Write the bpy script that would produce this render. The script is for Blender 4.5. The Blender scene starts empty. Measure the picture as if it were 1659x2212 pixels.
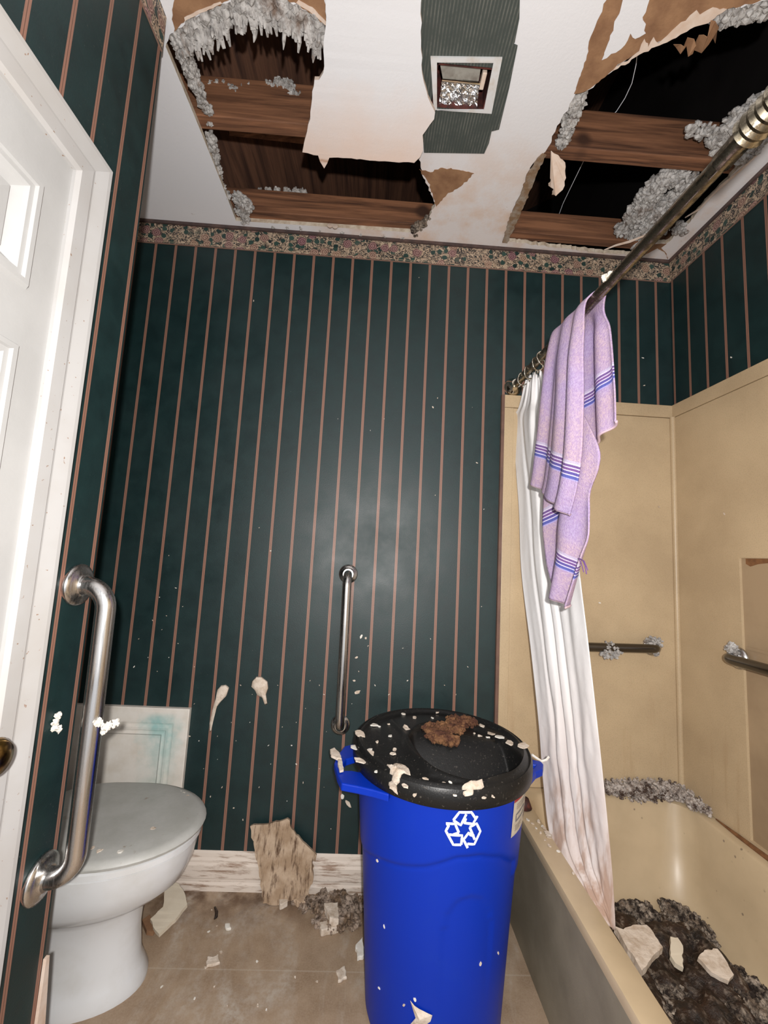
import bpy, bmesh, math, random
from mathutils import Vector, Matrix, noise
from mathutils.geometry import tessellate_polygon

S = bpy.context.scene
COL = S.collection
PI = math.pi

# ---------------------------------------------------------------- camera, light, exposure
cd = bpy.data.cameras.new('camera'); cam = bpy.data.objects.new('camera', cd); COL.objects.link(cam)
cd.sensor_fit = 'VERTICAL'; cd.sensor_height = 36.0; cd.lens = 14.13789; cd.clip_start = 0.02
CAM = Vector([0.79362, -1.51866, 1.15441])
_r = [0.997889, -0.056527, -0.031982, -0.037812, -0.10528, -0.993723, 0.052805, 0.992835, -0.107195]
M4 = Matrix(((_r[0], _r[1], _r[2]), (_r[3], _r[4], _r[5]), (_r[6], _r[7], _r[8]))).to_4x4()
M4.translation = CAM
cam.matrix_world = M4
S.camera = cam
S.view_settings.view_transform = 'Standard'; S.view_settings.look = 'None'
S.view_settings.gamma = 1.0; S.view_settings.use_curve_mapping = False
S.view_settings.exposure = 0.0

w = bpy.data.worlds.new('world'); S.world = w; w.use_nodes = True
w.node_tree.nodes['Background'].inputs[0].default_value = (0.92, 0.95, 1.0, 1)
w.node_tree.nodes['Background'].inputs[1].default_value = 1.0
# the phone's flash, just above the lens
fl = bpy.data.lights.new('flash', 'POINT'); fl.energy = 90; fl.shadow_soft_size = 0.012; fl.color = (1.0, 0.965, 0.93)
fo = bpy.data.objects.new('flash', fl); COL.objects.link(fo); fo.location = CAM + Vector((0.025, -0.10, 0.06))

# ---------------------------------------------------------------- dimensions (metres)
H = 2.44; ZB = 2.343; XL = 0.22; YE = -0.643; XR = 1.981; XA = -0.40; YF = -2.3
TZ = 0.36; TX = 1.315; SX = 1.293; SZ = 1.8075

# ---------------------------------------------------------------- mesh helpers
ORG = {}
def geo(*gs):
    V, F = [], []
    for v, f in gs:
        n = len(V); V += [tuple(p) for p in v]; F += [tuple(i + n for i in q) for q in f]
    return V, F
def tags(o, label=None, cat=None, group=None, kind=None):
    if label: o['label'] = label
    if cat: o['category'] = cat
    if group: o['group'] = group
    if kind: o['kind'] = kind
    return o
def empty(name, loc, label, cat, group=None):
    o = bpy.data.objects.new(name, None); COL.objects.link(o); o.location = loc; o.empty_display_size = .05
    ORG[o.name] = Vector(loc)
    return tags(o, label, cat, group)
def obj(name, g, m, parent=None, smooth=False, bevel=0, seg=2, fix=True, angle=None, uv=None):
    V, F = g
    if parent is not None: org = ORG[parent.name]
    else:
        xs = [p[0] for p in V]; ys = [p[1] for p in V]; zs = [p[2] for p in V]
        org = Vector(((min(xs) + max(xs)) / 2, (min(ys) + max(ys)) / 2, min(zs)))
    me = bpy.data.meshes.new(name)
    me.from_pydata([(p[0] - org.x, p[1] - org.y, p[2] - org.z) for p in V], [], F)
    if uv:
        l = me.uv_layers.new(name='UVMap')
        for lp in me.loops: l.data[lp.index].uv = uv[lp.vertex_index]
    if fix:
        bm = bmesh.new(); bm.from_mesh(me); bmesh.ops.recalc_face_normals(bm, faces=bm.faces); bm.to_mesh(me); bm.free()
    for mm in (m if isinstance(m, (list, tuple)) else [m]): me.materials.append(mm)
    if smooth:
        for p in me.polygons: p.use_smooth = True
        if angle: me.set_sharp_from_angle(angle=math.radians(angle))
    o = bpy.data.objects.new(name, me); COL.objects.link(o)
    if parent is not None: o.parent = parent
    else: o.location = org
    ORG[o.name] = org
    if bevel:
        b = o.modifiers.new('bevel', 'BEVEL'); b.width = bevel; b.segments = seg; b.limit_method = 'ANGLE'
    return o
def box(x0, x1, y0, y1, z0, z1):
    return ([(x0, y0, z0), (x1, y0, z0), (x1, y1, z0), (x0, y1, z0), (x0, y0, z1), (x1, y0, z1), (x1, y1, z1), (x0, y1, z1)],
            [(3, 2, 1, 0), (4, 5, 6, 7), (0, 1, 5, 4), (1, 2, 6, 5), (2, 3, 7, 6), (3, 0, 4, 7)])
def prism(loops, ax, a, b):
    """outline loops (3-D points, first is the outside, the rest holes) given thickness from a to b along axis ax"""
    if not isinstance(loops[0][0], (tuple, list)): loops = [loops]
    i = 'xyz'.index(ax); V, F = [], []
    flat = []
    for lp in loops:
        l = []
        for p in lp: q = list(p); q[i] = 0; l.append(Vector(q))
        flat.append(l)
    def area(l): return abs(sum((l[k].cross(l[(k + 1) % len(l)]) for k in range(len(l))), Vector()).length) / 2
    want = area(flat[0]) - sum(area(l) for l in flat[1:])
    bm = bmesh.new(); ed = []; o = 0
    for l in flat:
        vs = [bm.verts.new(p) for p in l]; ed += [bm.edges.new((vs[k], vs[(k + 1) % len(vs)])) for k in range(len(vs))]
    bm.verts.index_update()
    bmesh.ops.triangle_fill(bm, use_beauty=True, use_dissolve=False, edges=ed)
    got = sum(f.calc_area() for f in bm.faces); tris = [tuple(v.index for v in f.verts) for f in bm.faces]; bm.free()
    if abs(got - want) > 1e-3 * want: tris = tessellate_polygon(flat)
    pts = [p for l in flat for p in l]; n = len(pts)
    for h in (a, b):
        for p in pts: q = list(p); q[i] = h; V.append(tuple(q))
    F += [tuple(t) for t in tris] + [tuple(k + n for k in reversed(t)) for t in tris]
    o = 0
    for l in flat:
        m = len(l)
        for k in range(m): F.append((o + k, o + (k + 1) % m, o + n + (k + 1) % m, o + n + k))
        o += m
    return V, F
def slab(pts, th):
    """thin slab following 3-D points of a plane outline, thickness th along its normal"""
    P = [Vector(p) for p in pts]; nrm = Vector((0, 0, 0))
    for k in range(len(P)): nrm += P[k].cross(P[(k + 1) % len(P)])
    nrm.normalize(); n = len(P)
    tr = tessellate_polygon([P])
    V = [tuple(p) for p in P] + [tuple(p - nrm * th) for p in P]
    F = [tuple(t) for t in tr] + [tuple(k + n for k in reversed(t)) for t in tr]
    F += [(k, (k + 1) % n, n + (k + 1) % n, n + k) for k in range(n)]
    return V, F
def rough_outline(pts, step=.012, amp=.004, seed=0, closed=True):
    """break a straight outline into small ragged steps"""
    rnd = random.Random(seed); out = []; n = len(pts)
    for k in range(n if closed else n - 1):
        a = Vector(pts[k]); b = Vector(pts[(k + 1) % n]); L = (b - a).length; m = max(1, int(L / step))
        for j in range(m):
            p = a.lerp(b, j / m)
            if j: p = p + Vector((rnd.uniform(-amp, amp), rnd.uniform(-amp, amp), 0))
            out.append(tuple(p))
    if not closed: out.append(tuple(pts[-1]))
    return out
def grid(rows, close=False):
    n = len(rows[0]); V = [tuple(p) for r in rows for p in r]; F = []
    for i in range(len(rows) - 1):
        for j in range(n if close else n - 1):
            k = (j + 1) % n; F.append((i * n + j, i * n + k, (i + 1) * n + k, (i + 1) * n + j))
    return V, F
def loft(loops, cap0=True, cap1=True):
    V, F = grid(loops, True); n = len(loops[0])
    if cap0: F.append(tuple(reversed(range(n))))
    if cap1: F.append(tuple(range(len(V) - n, len(V))))
    return V, F
def tube(path, r, seg=14, caps=True):
    P = [Vector(p) for p in path]; rows = []
    rr = r if isinstance(r, (list, tuple)) else [r] * len(P)
    t0 = (P[1] - P[0]).normalized(); u = t0.orthogonal().normalized()
    for i, p in enumerate(P):
        t = (P[min(i + 1, len(P) - 1)] - P[max(i - 1, 0)]).normalized()
        u = (u - t * u.dot(t)).normalized(); v = t.cross(u)
        rows.append([p + (u * math.cos(2 * PI * k / seg) + v * math.sin(2 * PI * k / seg)) * rr[i] for k in range(seg)])
    return loft(rows, caps, caps)
def lathe(prof, c, ax=(0, 0, 1), seg=40):
    """profile of (radius, height) about axis ax through c"""
    a = Vector(ax).normalized(); u = a.orthogonal().normalized(); v = a.cross(u); c = Vector(c)
    return loft([[c + a * h + (u * math.cos(2 * PI * k / seg) + v * math.sin(2 * PI * k / seg)) * max(r, 1e-4) for k in range(seg)] for r, h in prof])
def arc(c, r, a0, a1, e1, e2, n=8):
    c = Vector(c); e1 = Vector(e1); e2 = Vector(e2)
    return [c + e1 * r * math.cos(a0 + (a1 - a0) * k / n) + e2 * r * math.sin(a0 + (a1 - a0) * k / n) for k in range(n + 1)]
_ph = (1 + 5 ** .5) / 2
_iv = [Vector(p).normalized() for p in ((-1, _ph, 0), (1, _ph, 0), (-1, -_ph, 0), (1, -_ph, 0), (0, -1, _ph), (0, 1, _ph), (0, -1, -_ph), (0, 1, -_ph), (_ph, 0, -1), (_ph, 0, 1), (-_ph, 0, -1), (-_ph, 0, 1))]
_if = [(0, 11, 5), (0, 5, 1), (0, 1, 7), (0, 7, 10), (0, 10, 11), (1, 5, 9), (5, 11, 4), (11, 10, 2), (10, 7, 6), (7, 1, 8), (3, 9, 4), (3, 4, 2), (3, 2, 6), (3, 6, 8), (3, 8, 9), (4, 9, 5), (2, 4, 11), (6, 2, 10), (8, 6, 7), (9, 8, 1)]
def fluff(spheres, n, r0, r1, seed):
    """a matted lump: many little tufts packed through a few ellipsoids ((x,y,z), (rx,ry,rz))"""
    rnd = random.Random(seed); V, F = [], []
    wts = [s[1][0] * s[1][1] * s[1][2] for s in spheres]
    for c, q in spheres:                                       # a solid core to each lobe
        k = len(V)
        V += [(c[0] + p.x * q[0] * .8, c[1] + p.y * q[1] * .8, c[2] + p.z * q[2] * .8) for p in _iv]; F += [tuple(i + k for i in f) for f in _if]
    for _ in range(n):
        c, q = rnd.choices(spheres, wts)[0]
        d = Vector((rnd.gauss(0, 1), rnd.gauss(0, 1), rnd.gauss(0, 1))).normalized() * rnd.uniform(.45, 1) ** .5
        p = Vector((c[0] + d.x * q[0], c[1] + d.y * q[1], c[2] + d.z * q[2])); r = rnd.uniform(r0, r1)
        e = Vector((rnd.uniform(.6, 1.5), rnd.uniform(.6, 1.5), rnd.uniform(.6, 1.5))); k = len(V)
        V += [(p.x + i.x * r * e.x * rnd.uniform(.7, 1.3), p.y + i.y * r * e.y * rnd.uniform(.7, 1.3), p.z + i.z * r * e.z * rnd.uniform(.7, 1.3)) for i in _iv]
        F += [tuple(j + k for j in f) for f in _if]
    return V, F
def smooth(a, b, x):
    t = min(1, max(0, (x - a) / (b - a))); return t * t * (3 - 2 * t)
def interp(x, xs, ys):
    if x <= xs[0]: return ys[0]
    for i in range(len(xs) - 1):
        if x <= xs[i + 1]: return ys[i] + (ys[i + 1] - ys[i]) * (x - xs[i]) / (xs[i + 1] - xs[i])
    return ys[-1]

# ---------------------------------------------------------------- materials
class Mat:
    def __init__(s, name, rough=.6, metal=0, spec=.5):
        s.m = bpy.data.materials.new(name); s.m.use_nodes = True; s.t = s.m.node_tree
        s.b = s.t.nodes['Principled BSDF']; s.b.inputs['Roughness'].default_value = rough
        s.b.inputs['Metallic'].default_value = metal; s.b.inputs['Specular IOR Level'].default_value = spec
        s._pos = None
    def set(s, inp, v):
        if hasattr(v, 'is_linked') or isinstance(v, bpy.types.NodeSocket): s.t.links.new(v, inp)
        elif isinstance(v, (tuple, list)):
            inp.default_value = tuple(v) + ((1,) if len(inp.default_value) == 4 and len(v) == 3 else ())
        else: inp.default_value = v
    @property
    def pos(s):
        if s._pos is None: s._pos = s.t.nodes.new('ShaderNodeNewGeometry').outputs['Position']
        return s._pos
    def xyz(s):
        n = s.t.nodes.new('ShaderNodeSeparateXYZ'); s.set(n.inputs[0], s.pos); return n.outputs
    def comb(s, x, y, z=0.0):
        n = s.t.nodes.new('ShaderNodeCombineXYZ')
        for i, v in enumerate((x, y, z)): s.set(n.inputs[i], v)
        return n.outputs[0]
    def math(s, op, a, b=0.0, c=0.0):
        n = s.t.nodes.new('ShaderNodeMath'); n.operation = op
        for i, v in enumerate((a, b, c)): s.set(n.inputs[i], v)
        return n.outputs[0]
    def vmul(s, v, k):
        n = s.t.nodes.new('ShaderNodeVectorMath'); n.operation = 'MULTIPLY'; s.set(n.inputs[0], v); s.set(n.inputs[1], k); return n.outputs[0]
    def noise(s, scale, detail=4, rough=.6, vec=None, dist=0):
        n = s.t.nodes.new('ShaderNodeTexNoise'); s.set(n.inputs['Vector'], vec if vec is not None else s.pos)
        n.inputs['Scale'].default_value = scale; n.inputs['Detail'].default_value = detail; n.inputs['Roughness'].default_value = rough
        n.inputs['Distortion'].default_value = dist
        return n.outputs['Fac']
    def vor(s, scale, vec=None, rnd=1.0):
        n = s.t.nodes.new('ShaderNodeTexVoronoi'); n.voronoi_dimensions = '2D' if vec is not None else '3D'
        s.set(n.inputs['Vector'], vec if vec is not None else s.pos); n.inputs['Scale'].default_value = scale; n.inputs['Randomness'].default_value = rnd
        return n.outputs['Distance'], n.outputs['Color']
    def ramp(s, f, stops, mode='LINEAR'):
        n = s.t.nodes.new('ShaderNodeValToRGB'); s.set(n.inputs[0], f); r = n.color_ramp; r.interpolation = mode
        while len(r.elements) < len(stops): r.elements.new(.5)
        for e, (p, c) in zip(r.elements, stops):
            e.position = p; e.color = (c, c, c, 1) if isinstance(c, (int, float)) else tuple(c) + (1,)
        return n.outputs[0]
    def mix(s, f, a, b):
        n = s.t.nodes.new('ShaderNodeMix'); n.data_type = 'RGBA'
        s.set(n.inputs[0], f); s.set(n.inputs[6], a); s.set(n.inputs[7], b); return n.outputs[2]
    def color(s, c): s.set(s.b.inputs['Base Color'], c); return s
    def rough(s, c): s.set(s.b.inputs['Roughness'], c); return s
    def bump(s, h, strength=.3, dist=.01):
        n = s.t.nodes.new('ShaderNodeBump'); n.inputs['Strength'].default_value = strength; n.inputs['Distance'].default_value = dist
        s.set(n.inputs['Height'], h); s.set(s.b.inputs['Normal'], n.outputs[0]); return s
def blotch(name, a, b, scale=8, lo=.4, hi=.65, rough=.6, metal=0, spec=.5, bump=0, bscale=60, detail=5):
    m = Mat(name, rough, metal, spec); f = m.ramp(m.noise(scale, detail), [(lo, 0), (hi, 1)])
    m.color(m.mix(f, a, b))
    if bump: m.bump(m.noise(bscale, 3), bump, .004)
    return m.m
def wallpaper(name, axis, phase, period=.0786):
    m = Mat(name, .5, 0, .6); a = m.xyz()['XYZ'.index(axis)]
    t = m.math('DIVIDE', m.math('SUBTRACT', a, phase), period)
    d = m.math('MULTIPLY', m.math('ABSOLUTE', m.math('SUBTRACT', m.math('FRACT', m.math('ADD', t, .5)), .5)), period * 100)   # cm from the stripe's middle
    line = m.ramp(d, [(0, 1), (.46, 1), (.52, 0)])
    core = m.ramp(d, [(0, 0), (.05, 0), (.12, 1), (.27, 1), (.33, .55), (.40, 1)])
    col = m.mix(core, (.13, .065, .045), (.27, .135, .095))
    g = m.mix(m.ramp(m.noise(14, 6, .7), [(.35, 0), (.7, 1)]), (.002, .0145, .0155), (.0035, .0235, .024))
    c = m.mix(line, g, col)
    dust = m.ramp(m.noise(210, 2, .5), [(.70, 0), (.76, 1)])
    lowd = m.ramp(m.noise(3.3, 3), [(.45, 0), (.7, .30)])
    c = m.mix(m.math('MULTIPLY', dust, lowd), c, (.35, .33, .29))
    m.color(c).rough(m.ramp(m.noise(7, 4), [(.3, .44), (.7, .58)])).bump(m.noise(260, 2), .12, .002)
    return m.m
def border(name, axis, off):
    m = Mat(name, .6); o = m.xyz(); u = m.math('ADD', o['XYZ'.index(axis)], off); z = m.math('SUBTRACT', o[2], ZB)
    v = m.comb(u, z)
    n1 = m.noise(22, 3, .6, v); vd = m.comb(m.math('ADD', u, m.math('MULTIPLY', n1, .012)), m.math('ADD', z, m.math('MULTIPLY', m.noise(25, 3, .6, v), .012)))
    base = m.mix(m.ramp(m.noise(60, 3, .6, v), [(.4, 0), (.6, 1)]), (.40, .29, .20), (.52, .40, .29))
    scroll = m.ramp(m.math('ABSOLUTE', m.math('SUBTRACT', m.noise(46, 2, .5, vd, 1.6), .5)), [(.024, 1), (.05, 0)])
    c = m.mix(scroll, base, (.03, .024, .024))
    scroll2 = m.ramp(m.math('ABSOLUTE', m.math('SUBTRACT', m.noise(33, 1, .5, m.vmul(vd, (1, 1.3, 1)), 2.5), .52)), [(.022, 1), (.045, 0)])
    c = m.mix(scroll2, c, (.014, .020, .022))
    dl, cl = m.vor(38, vd, .9); sl = m.t.nodes.new('ShaderNodeSeparateColor'); m.set(sl.inputs[0], cl)
    leaf = m.math('MULTIPLY', m.ramp(dl, [(.33, 1), (.40, 0)]), m.ramp(sl.outputs[0], [(.52, 0), (.56, 1)]))
    c = m.mix(leaf, c, m.mix(sl.outputs[1], (.010, .028, .026), (.035, .075, .06)))
    dr, cr = m.vor(21, m.comb(u, m.math('ADD', z, .009)), .62); sr = m.t.nodes.new('ShaderNodeSeparateColor'); m.set(sr.inputs[0], cr)
    rose = m.math('MULTIPLY', m.ramp(m.math('ADD', dr, m.math('MULTIPLY', m.noise(60, 3, .6, v), .45)), [(.56, 1), (.62, 0)]), m.ramp(sr.outputs[0], [(.45, 0), (.48, 1)]))
    pet = m.ramp(m.math('SINE', m.math('ADD', m.math('MULTIPLY', dr, 42), m.math('MULTIPLY', m.noise(70, 2, .5, v), 7))), [(.2, 0), (.8, 1)])
    rc = m.mix(sr.outputs[2], m.mix(pet, (.12, .05, .06), (.36, .20, .21)), m.mix(pet, (.20, .12, .08), (.50, .36, .26)))
    c = m.mix(rose, c, rc)
    band = m.ramp(m.math('MULTIPLY', z, 10), [(0, 1), (.035, 1), (.04, 0), (.045, 0), (.09, 0), (.093, .6), (.11, .6), (.113, 0), (.84, 0), (.85, .8), (.9, .8), (.905, 0)], 'CONSTANT')
    c = m.mix(band, c, m.mix(m.ramp(m.math('MULTIPLY', z, 10), [(.06, 0), (.08, 1)]), (.20, .12, .09), (.50, .35, .24)))
    m.color(c).rough(.5); return m.m

M = {}
M['paper_back'] = wallpaper('striped wallpaper back', 'X', -.045)
M['paper_left'] = wallpaper('striped wallpaper left', 'Y', -.73, .0775)
M['paper_right'] = wallpaper('striped wallpaper right', 'Y', -.012)
M['border_x'] = border('floral border back', 'X', 0); M['border_y'] = border('floral border sides', 'Y', 3.3)
M['dark_trim'] = blotch('dark trim', (.05, .032, .03), (.10, .06, .05), 20)
M['white_paint'] = blotch('white door paint', (.38, .38, .375), (.42, .42, .415), 5, .35, .6, rough=.4, bump=.04, bscale=200)
m = Mat('white casing paint', .35); sp = m.ramp(m.noise(120, 2), [(.70, 0), (.74, 1)])
m.color(m.mix(sp, m.mix(m.ramp(m.noise(6), [(.4, 0), (.7, 1)]), (.41, .405, .40), (.37, .355, .34)), (.24, .15, .10))); M['casing'] = m.m
m = Mat('ceiling paint', .75); st = m.ramp(m.noise(7, 6, .65), [(.44, 0), (.62, 1)])
o = m.xyz(); near = m.ramp(m.math('ADD', o[1], 1.0), [(.45, 0), (.85, 1)]); ctr = m.ramp(o[0], [(.47, 0), (.60, 1)])
stn = m.math('MULTIPLY', m.math('MULTIPLY', near, ctr), m.math('ADD', m.math('MULTIPLY', st, .6), .25))
spt = m.ramp(m.noise(13, 5, .7), [(.66, 0), (.74, .55)])
m.color(m.mix(m.math('MULTIPLY', spt, near), m.mix(stn, (.70, .70, .725), (.64, .48, .38)), (.33, .17, .09))).bump(m.noise(120, 3), .10, .004); M['ceiling'] = m.m
m = Mat('stained hanging board', .75); o = m.xyz(); e = m.math('ADD', m.math('ADD', o[1], 1), m.math('MULTIPLY', m.math('SUBTRACT', m.noise(9, 5, .65), .5), .16))
c = m.mix(m.ramp(e, [(.42, 0), (.62, .75)]), (.66, .66, .68), (.68, .50, .40))
e2 = m.math('ADD', m.math('ADD', o[1], 1), m.math('MULTIPLY', m.math('SUBTRACT', m.noise(60, 3, .6), .5), .012))
m.color(m.mix(m.ramp(e2, [(.628, 0), (.634, .8), (.638, .8), (.642, 0)]), c, (.40, .22, .13))).bump(m.noise(120, 3), .1, .004); M['board'] = m.m
M['frame_paint'] = blotch('fan frame paint', (.62, .62, .62), (.55, .50, .45), 30, .5, .7)
M['gypsum'] = blotch('broken gypsum', (.62, .55, .45), (.42, .33, .24), 40, bump=.5, bscale=120, rough=.9)
M['edge_dirt'] = blotch('dirty broken edge', (.22, .135, .075), (.30, .25, .20), 40, bump=.5, bscale=120, rough=.9)
M['kraft'] = blotch('brown drywall paper', (.30, .165, .085), (.20, .10, .05), 16, bump=.2, bscale=90, rough=.85)
M['torn_paper'] = blotch('torn white paper', (.66, .55, .47), (.58, .43, .33), 25, rough=.85)
def wood(name, a, b, ax):
    m = Mat(name, .75); k = [(2, 40, 40), (40, 2, 40), (40, 40, 2)]['xyz'.index(ax)]
    v = m.vmul(m.pos, k); f = m.noise(1.0, 6, .65, v, .6)
    knot = m.ramp(m.vor(2.6)[0], [(.06, 1), (.10, 0)])
    m.color(m.mix(knot, m.mix(m.ramp(f, [(.35, 0), (.62, 1)]), a, b), (.05, .02, .01))).bump(f, .15, .004); return m.m
M['joist'] = wood('joist timber', (.065, .026, .013), (.28, .125, .062), 'x')
M['deck'] = wood('roof boards', (.050, .021, .013), (.15, .068, .038), 'y')
M['light_block_black'] = blotch('black light block', (.006, .005, .005), (.012, .010, .010), 4)  # near black for the added panels that keep light out of the attic
m = Mat('grey insulation', .95); f = m.noise(55, 4, .7)
m.color(m.mix(m.ramp(m.noise(24, 4), [(.55, 0), (.72, 1)]), m.mix(m.ramp(f, [(.3, 0), (.6, 1)]), (.15, .135, .125), (.48, .465, .45)), (.16, .115, .09))); M['insul'] = m.m
m = Mat('soiled insulation', .95); f = m.noise(42, 4, .75)
m.color(m.mix(m.ramp(f, [(.42, 0), (.64, 1)]), (.016, .009, .006), m.mix(m.ramp(m.noise(18), [(.45, 0), (.6, 1)]), (.40, .335, .27), (.19, .14, .10)))); M['soil'] = m.m
m = Mat('mouldy grey insulation', .95); f = m.noise(60, 4, .7)
m.color(m.mix(m.ramp(m.noise(26, 5, .7), [(.50, 0), (.60, 1)]), m.mix(m.ramp(f, [(.35, 0), (.6, 1)]), (.24, .19, .16), (.52, .47, .43)), (.06, .035, .025))); M['ledge'] = m.m
m = Mat('wet brown muck', .55); f = m.noise(22, 6, .75)
m.color(m.mix(m.ramp(f, [(.36, 0), (.52, .5), (.66, 1)]), (.010, .006, .004), m.mix(m.ramp(m.noise(60, 3), [(.5, 0), (.62, 1)]), (.055, .026, .013), (.26, .20, .155)))).bump(f, .6, .02); M['muck'] = m.m
m = Mat('floor rubble', .95); f = m.noise(48, 4, .75)
m.color(m.mix(m.ramp(f, [(.38, 0), (.58, 1)]), (.05, .03, .018), m.mix(m.ramp(m.noise(20), [(.45, 0), (.6, 1)]), (.38, .30, .24), (.20, .13, .08)))); M['pile'] = m.m
M['brown_clod'] = blotch('brown clod', (.20, .095, .04), (.07, .024, .012), 28, .4, .6, rough=.9)
# floor
m = Mat('dirty vinyl floor', .55); o = m.xyz()
base = m.mix(m.ramp(m.noise(9, 7, .7), [(.35, 0), (.65, 1)]), (.25, .168, .105), (.36, .262, .178))
grit = m.ramp(m.noise(230, 3, .7), [(.40, 0), (.65, 1)])
base = m.mix(m.math('MULTIPLY', grit, .35), base, (.42, .33, .24))
smear = m.math('MULTIPLY', m.ramp(m.noise(3.4, 5, .6, m.vmul(m.pos, (1.6, .8, 1)), 1.2), [(.52, 0), (.72, 1)]), m.ramp(m.noise(60, 3, .7), [(.35, .1), (.6, .7)]))
base = m.mix(smear, base, (.50, .455, .40))
dirt = m.math('MULTIPLY', m.ramp(m.math('ADD', o[1], 1), [(.84, 0), (.97, 1)]), m.ramp(m.noise(14, 5), [(.4, 0), (.6, .9)]))
base = m.mix(dirt, base, (.10, .052, .028))
gx = m.math('ABSOLUTE', m.math('SUBTRACT', m.math('FRACT', m.math('DIVIDE', m.math('ADD', o[1], .27), .305)), .5))
base = m.mix(m.math('MULTIPLY', m.ramp(gx, [(.4925, 0), (.497, .35)]), 1), base, (.50, .44, .36))
m.color(base).rough(m.ramp(m.noise(20), [(.4, .45), (.6, .75)])); M['floor'] = m.m
# baseboard
m = Mat('chipped baseboard', .6); f = m.noise(1, 6, .7, m.vmul(m.pos, (9, 9, 75)))
m.color(m.mix(m.ramp(f, [(.36, 0), (.50, 1)]), (.30, .20, .14), (.70, .61, .53))); M['baseboard'] = m.m
# bath
m = Mat('almond bath panel', .33); f = m.noise(3.0, 5, .6)
c = m.mix(m.ramp(f, [(.40, 0), (.66, 1)]), (.53, .405, .255), (.44, .33, .205))
c = m.mix(m.ramp(m.noise(320, 2), [(.50, 0), (.8, .5)]), c, (.26, .19, .11))
o = m.xyz(); c = m.mix(m.math('MULTIPLY', m.ramp(m.noise(1, 4, .6, m.vmul(m.pos, (22, 22, 2))), [(.58, 0), (.75, .5)]), m.ramp(o[2], [(.35, 1), (.8, 0)])), c, (.28, .15, .06))
m.color(c).rough(m.ramp(f, [(.4, .28), (.6, .42)])); M['almond'] = m.m
m = Mat('almond tub', .35); c = m.mix(m.ramp(m.noise(5, 5), [(.4, 0), (.7, 1)]), (.54, .42, .27), (.46, .355, .225))
sp = m.ramp(m.vor(34)[0], [(.09, 1), (.13, 0)]); sp = m.math('MULTIPLY', sp, m.ramp(m.noise(7, 3), [(.55, 0), (.62, .8)]))
m.color(m.mix(sp, c, (.15, .11, .085))); M['tub'] = m.m
M['apron'] = blotch('grimy tub apron', (.20, .172, .122), (.27, .235, .17), 6, bump=.1, bscale=300, rough=.6)
M['porcelain'] = blotch('toilet porcelain', (.62, .63, .64), (.56, .56, .55), 9, .45, .7, rough=.16)
m = Mat('dusty toilet lid', .5); c = m.mix(m.ramp(m.noise(9, 6, .7), [(.35, 0), (.65, 1)]), (.36, .36, .335), (.44, .44, .42))
m.color(m.mix(m.math('MULTIPLY', m.ramp(m.noise(26, 4), [(.64, 0), (.70, .8)]), m.ramp(m.noise(5, 3), [(.45, 0), (.6, 1)])), c, (.20, .12, .06))); M['seat_lid'] = m.m
# access panel with a turquoise stain
m = Mat('stained white panel', .5); o = m.xyz()
dx = m.math('SUBTRACT', o[0], m.math('ADD', .105, m.math('MULTIPLY', m.math('SUBTRACT', m.noise(14, 3), .5), .12)))
band = m.ramp(m.math('ABSOLUTE', dx), [(.02, 1), (.075, 0)]); up = m.ramp(o[2], [(.36, .35), (.50, .75), (.545, 1), (.57, 0)])
stain = m.math('MULTIPLY', m.math('MULTIPLY', band, up), m.ramp(m.noise(20, 4), [(.3, .35), (.6, .85)]))
c = m.mix(m.ramp(m.noise(20, 5), [(.4, 0), (.7, 1)]), (.72, .685, .63), (.63, .58, .51))
m.color(m.mix(stain, c, (.17, .44, .44))); M['panel'] = m.m
m = Mat('brushed steel', .24, 1.0); m.color((.56, .55, .54)).rough(m.ramp(m.noise(1, 3, .6, m.vmul(m.pos, (300, 300, 12))), [(.3, .18), (.7, .34)])); M['steel'] = m.m
m = Mat('reflection darkened steel', .22, 1.0); m.color((.13, .125, .12)); M['reflection_dark_steel'] = m.m  # same steel as the other bars, dark reflections put into its base colour
m = Mat('tarnished chrome', .2, 1.0); f = m.noise(45, 6, .75)
m.color(m.mix(m.ramp(f, [(.42, 0), (.58, 1)]), (.34, .30, .23), (.10, .085, .06))).rough(m.ramp(f, [(.4, .14), (.6, .5)])); M['rod'] = m.m
m = Mat('chrome', .08, 1.0); m.color((.75, .70, .60)); M['chrome'] = m.m
m = Mat('aged brass', .25, 1.0); m.color(m.mix(m.ramp(m.noise(60, 4), [(.4, 0), (.6, 1)]), (.42, .25, .07), (.10, .05, .02))); M['brass'] = m.m
m = Mat('blue plastic', .42, 0, .22); f = m.noise(5, 6, .7, None, .5)
m.color(m.mix(m.ramp(f, [(.52, 0), (.75, .30)]), (.0015, .027, .36), (.012, .05, .33))).bump(m.noise(350, 2), .06, .002); M['blue'] = m.m
m = Mat('black plastic', .38, 0, .28); f = m.noise(160, 3, .6)
m.color(m.mix(m.ramp(f, [(.62, 0), (.70, .35)]), (.009, .009, .009), (.16, .14, .12))).bump(m.noise(240, 2), .15, .003); M['black'] = m.m
M['white_mark'] = blotch('white print', (.80, .82, .88), (.74, .77, .85), 30)
M['sticker'] = blotch('paper sticker', (.55, .50, .41), (.46, .41, .34), 40)
M['red_print'] = blotch('red print', (.36, .03, .035), (.28, .025, .03), 60)
M['grey_print'] = blotch('grey print', (.13, .13, .15), (.18, .18, .19), 60)
M['blue_print'] = blotch('blue print', (.03, .06, .20), (.04, .08, .24), 60)
M['flake'] = blotch('paint flake', (.66, .57, .48), (.46, .36, .27), 45, .42, .68, rough=.85, bump=.5, bscale=110)
M['white_flake'] = blotch('white flake', (.75, .73, .68), (.66, .60, .52), 60, rough=.8)
m = Mat('dusty vent plate', .85); o = m.xyz()
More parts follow.
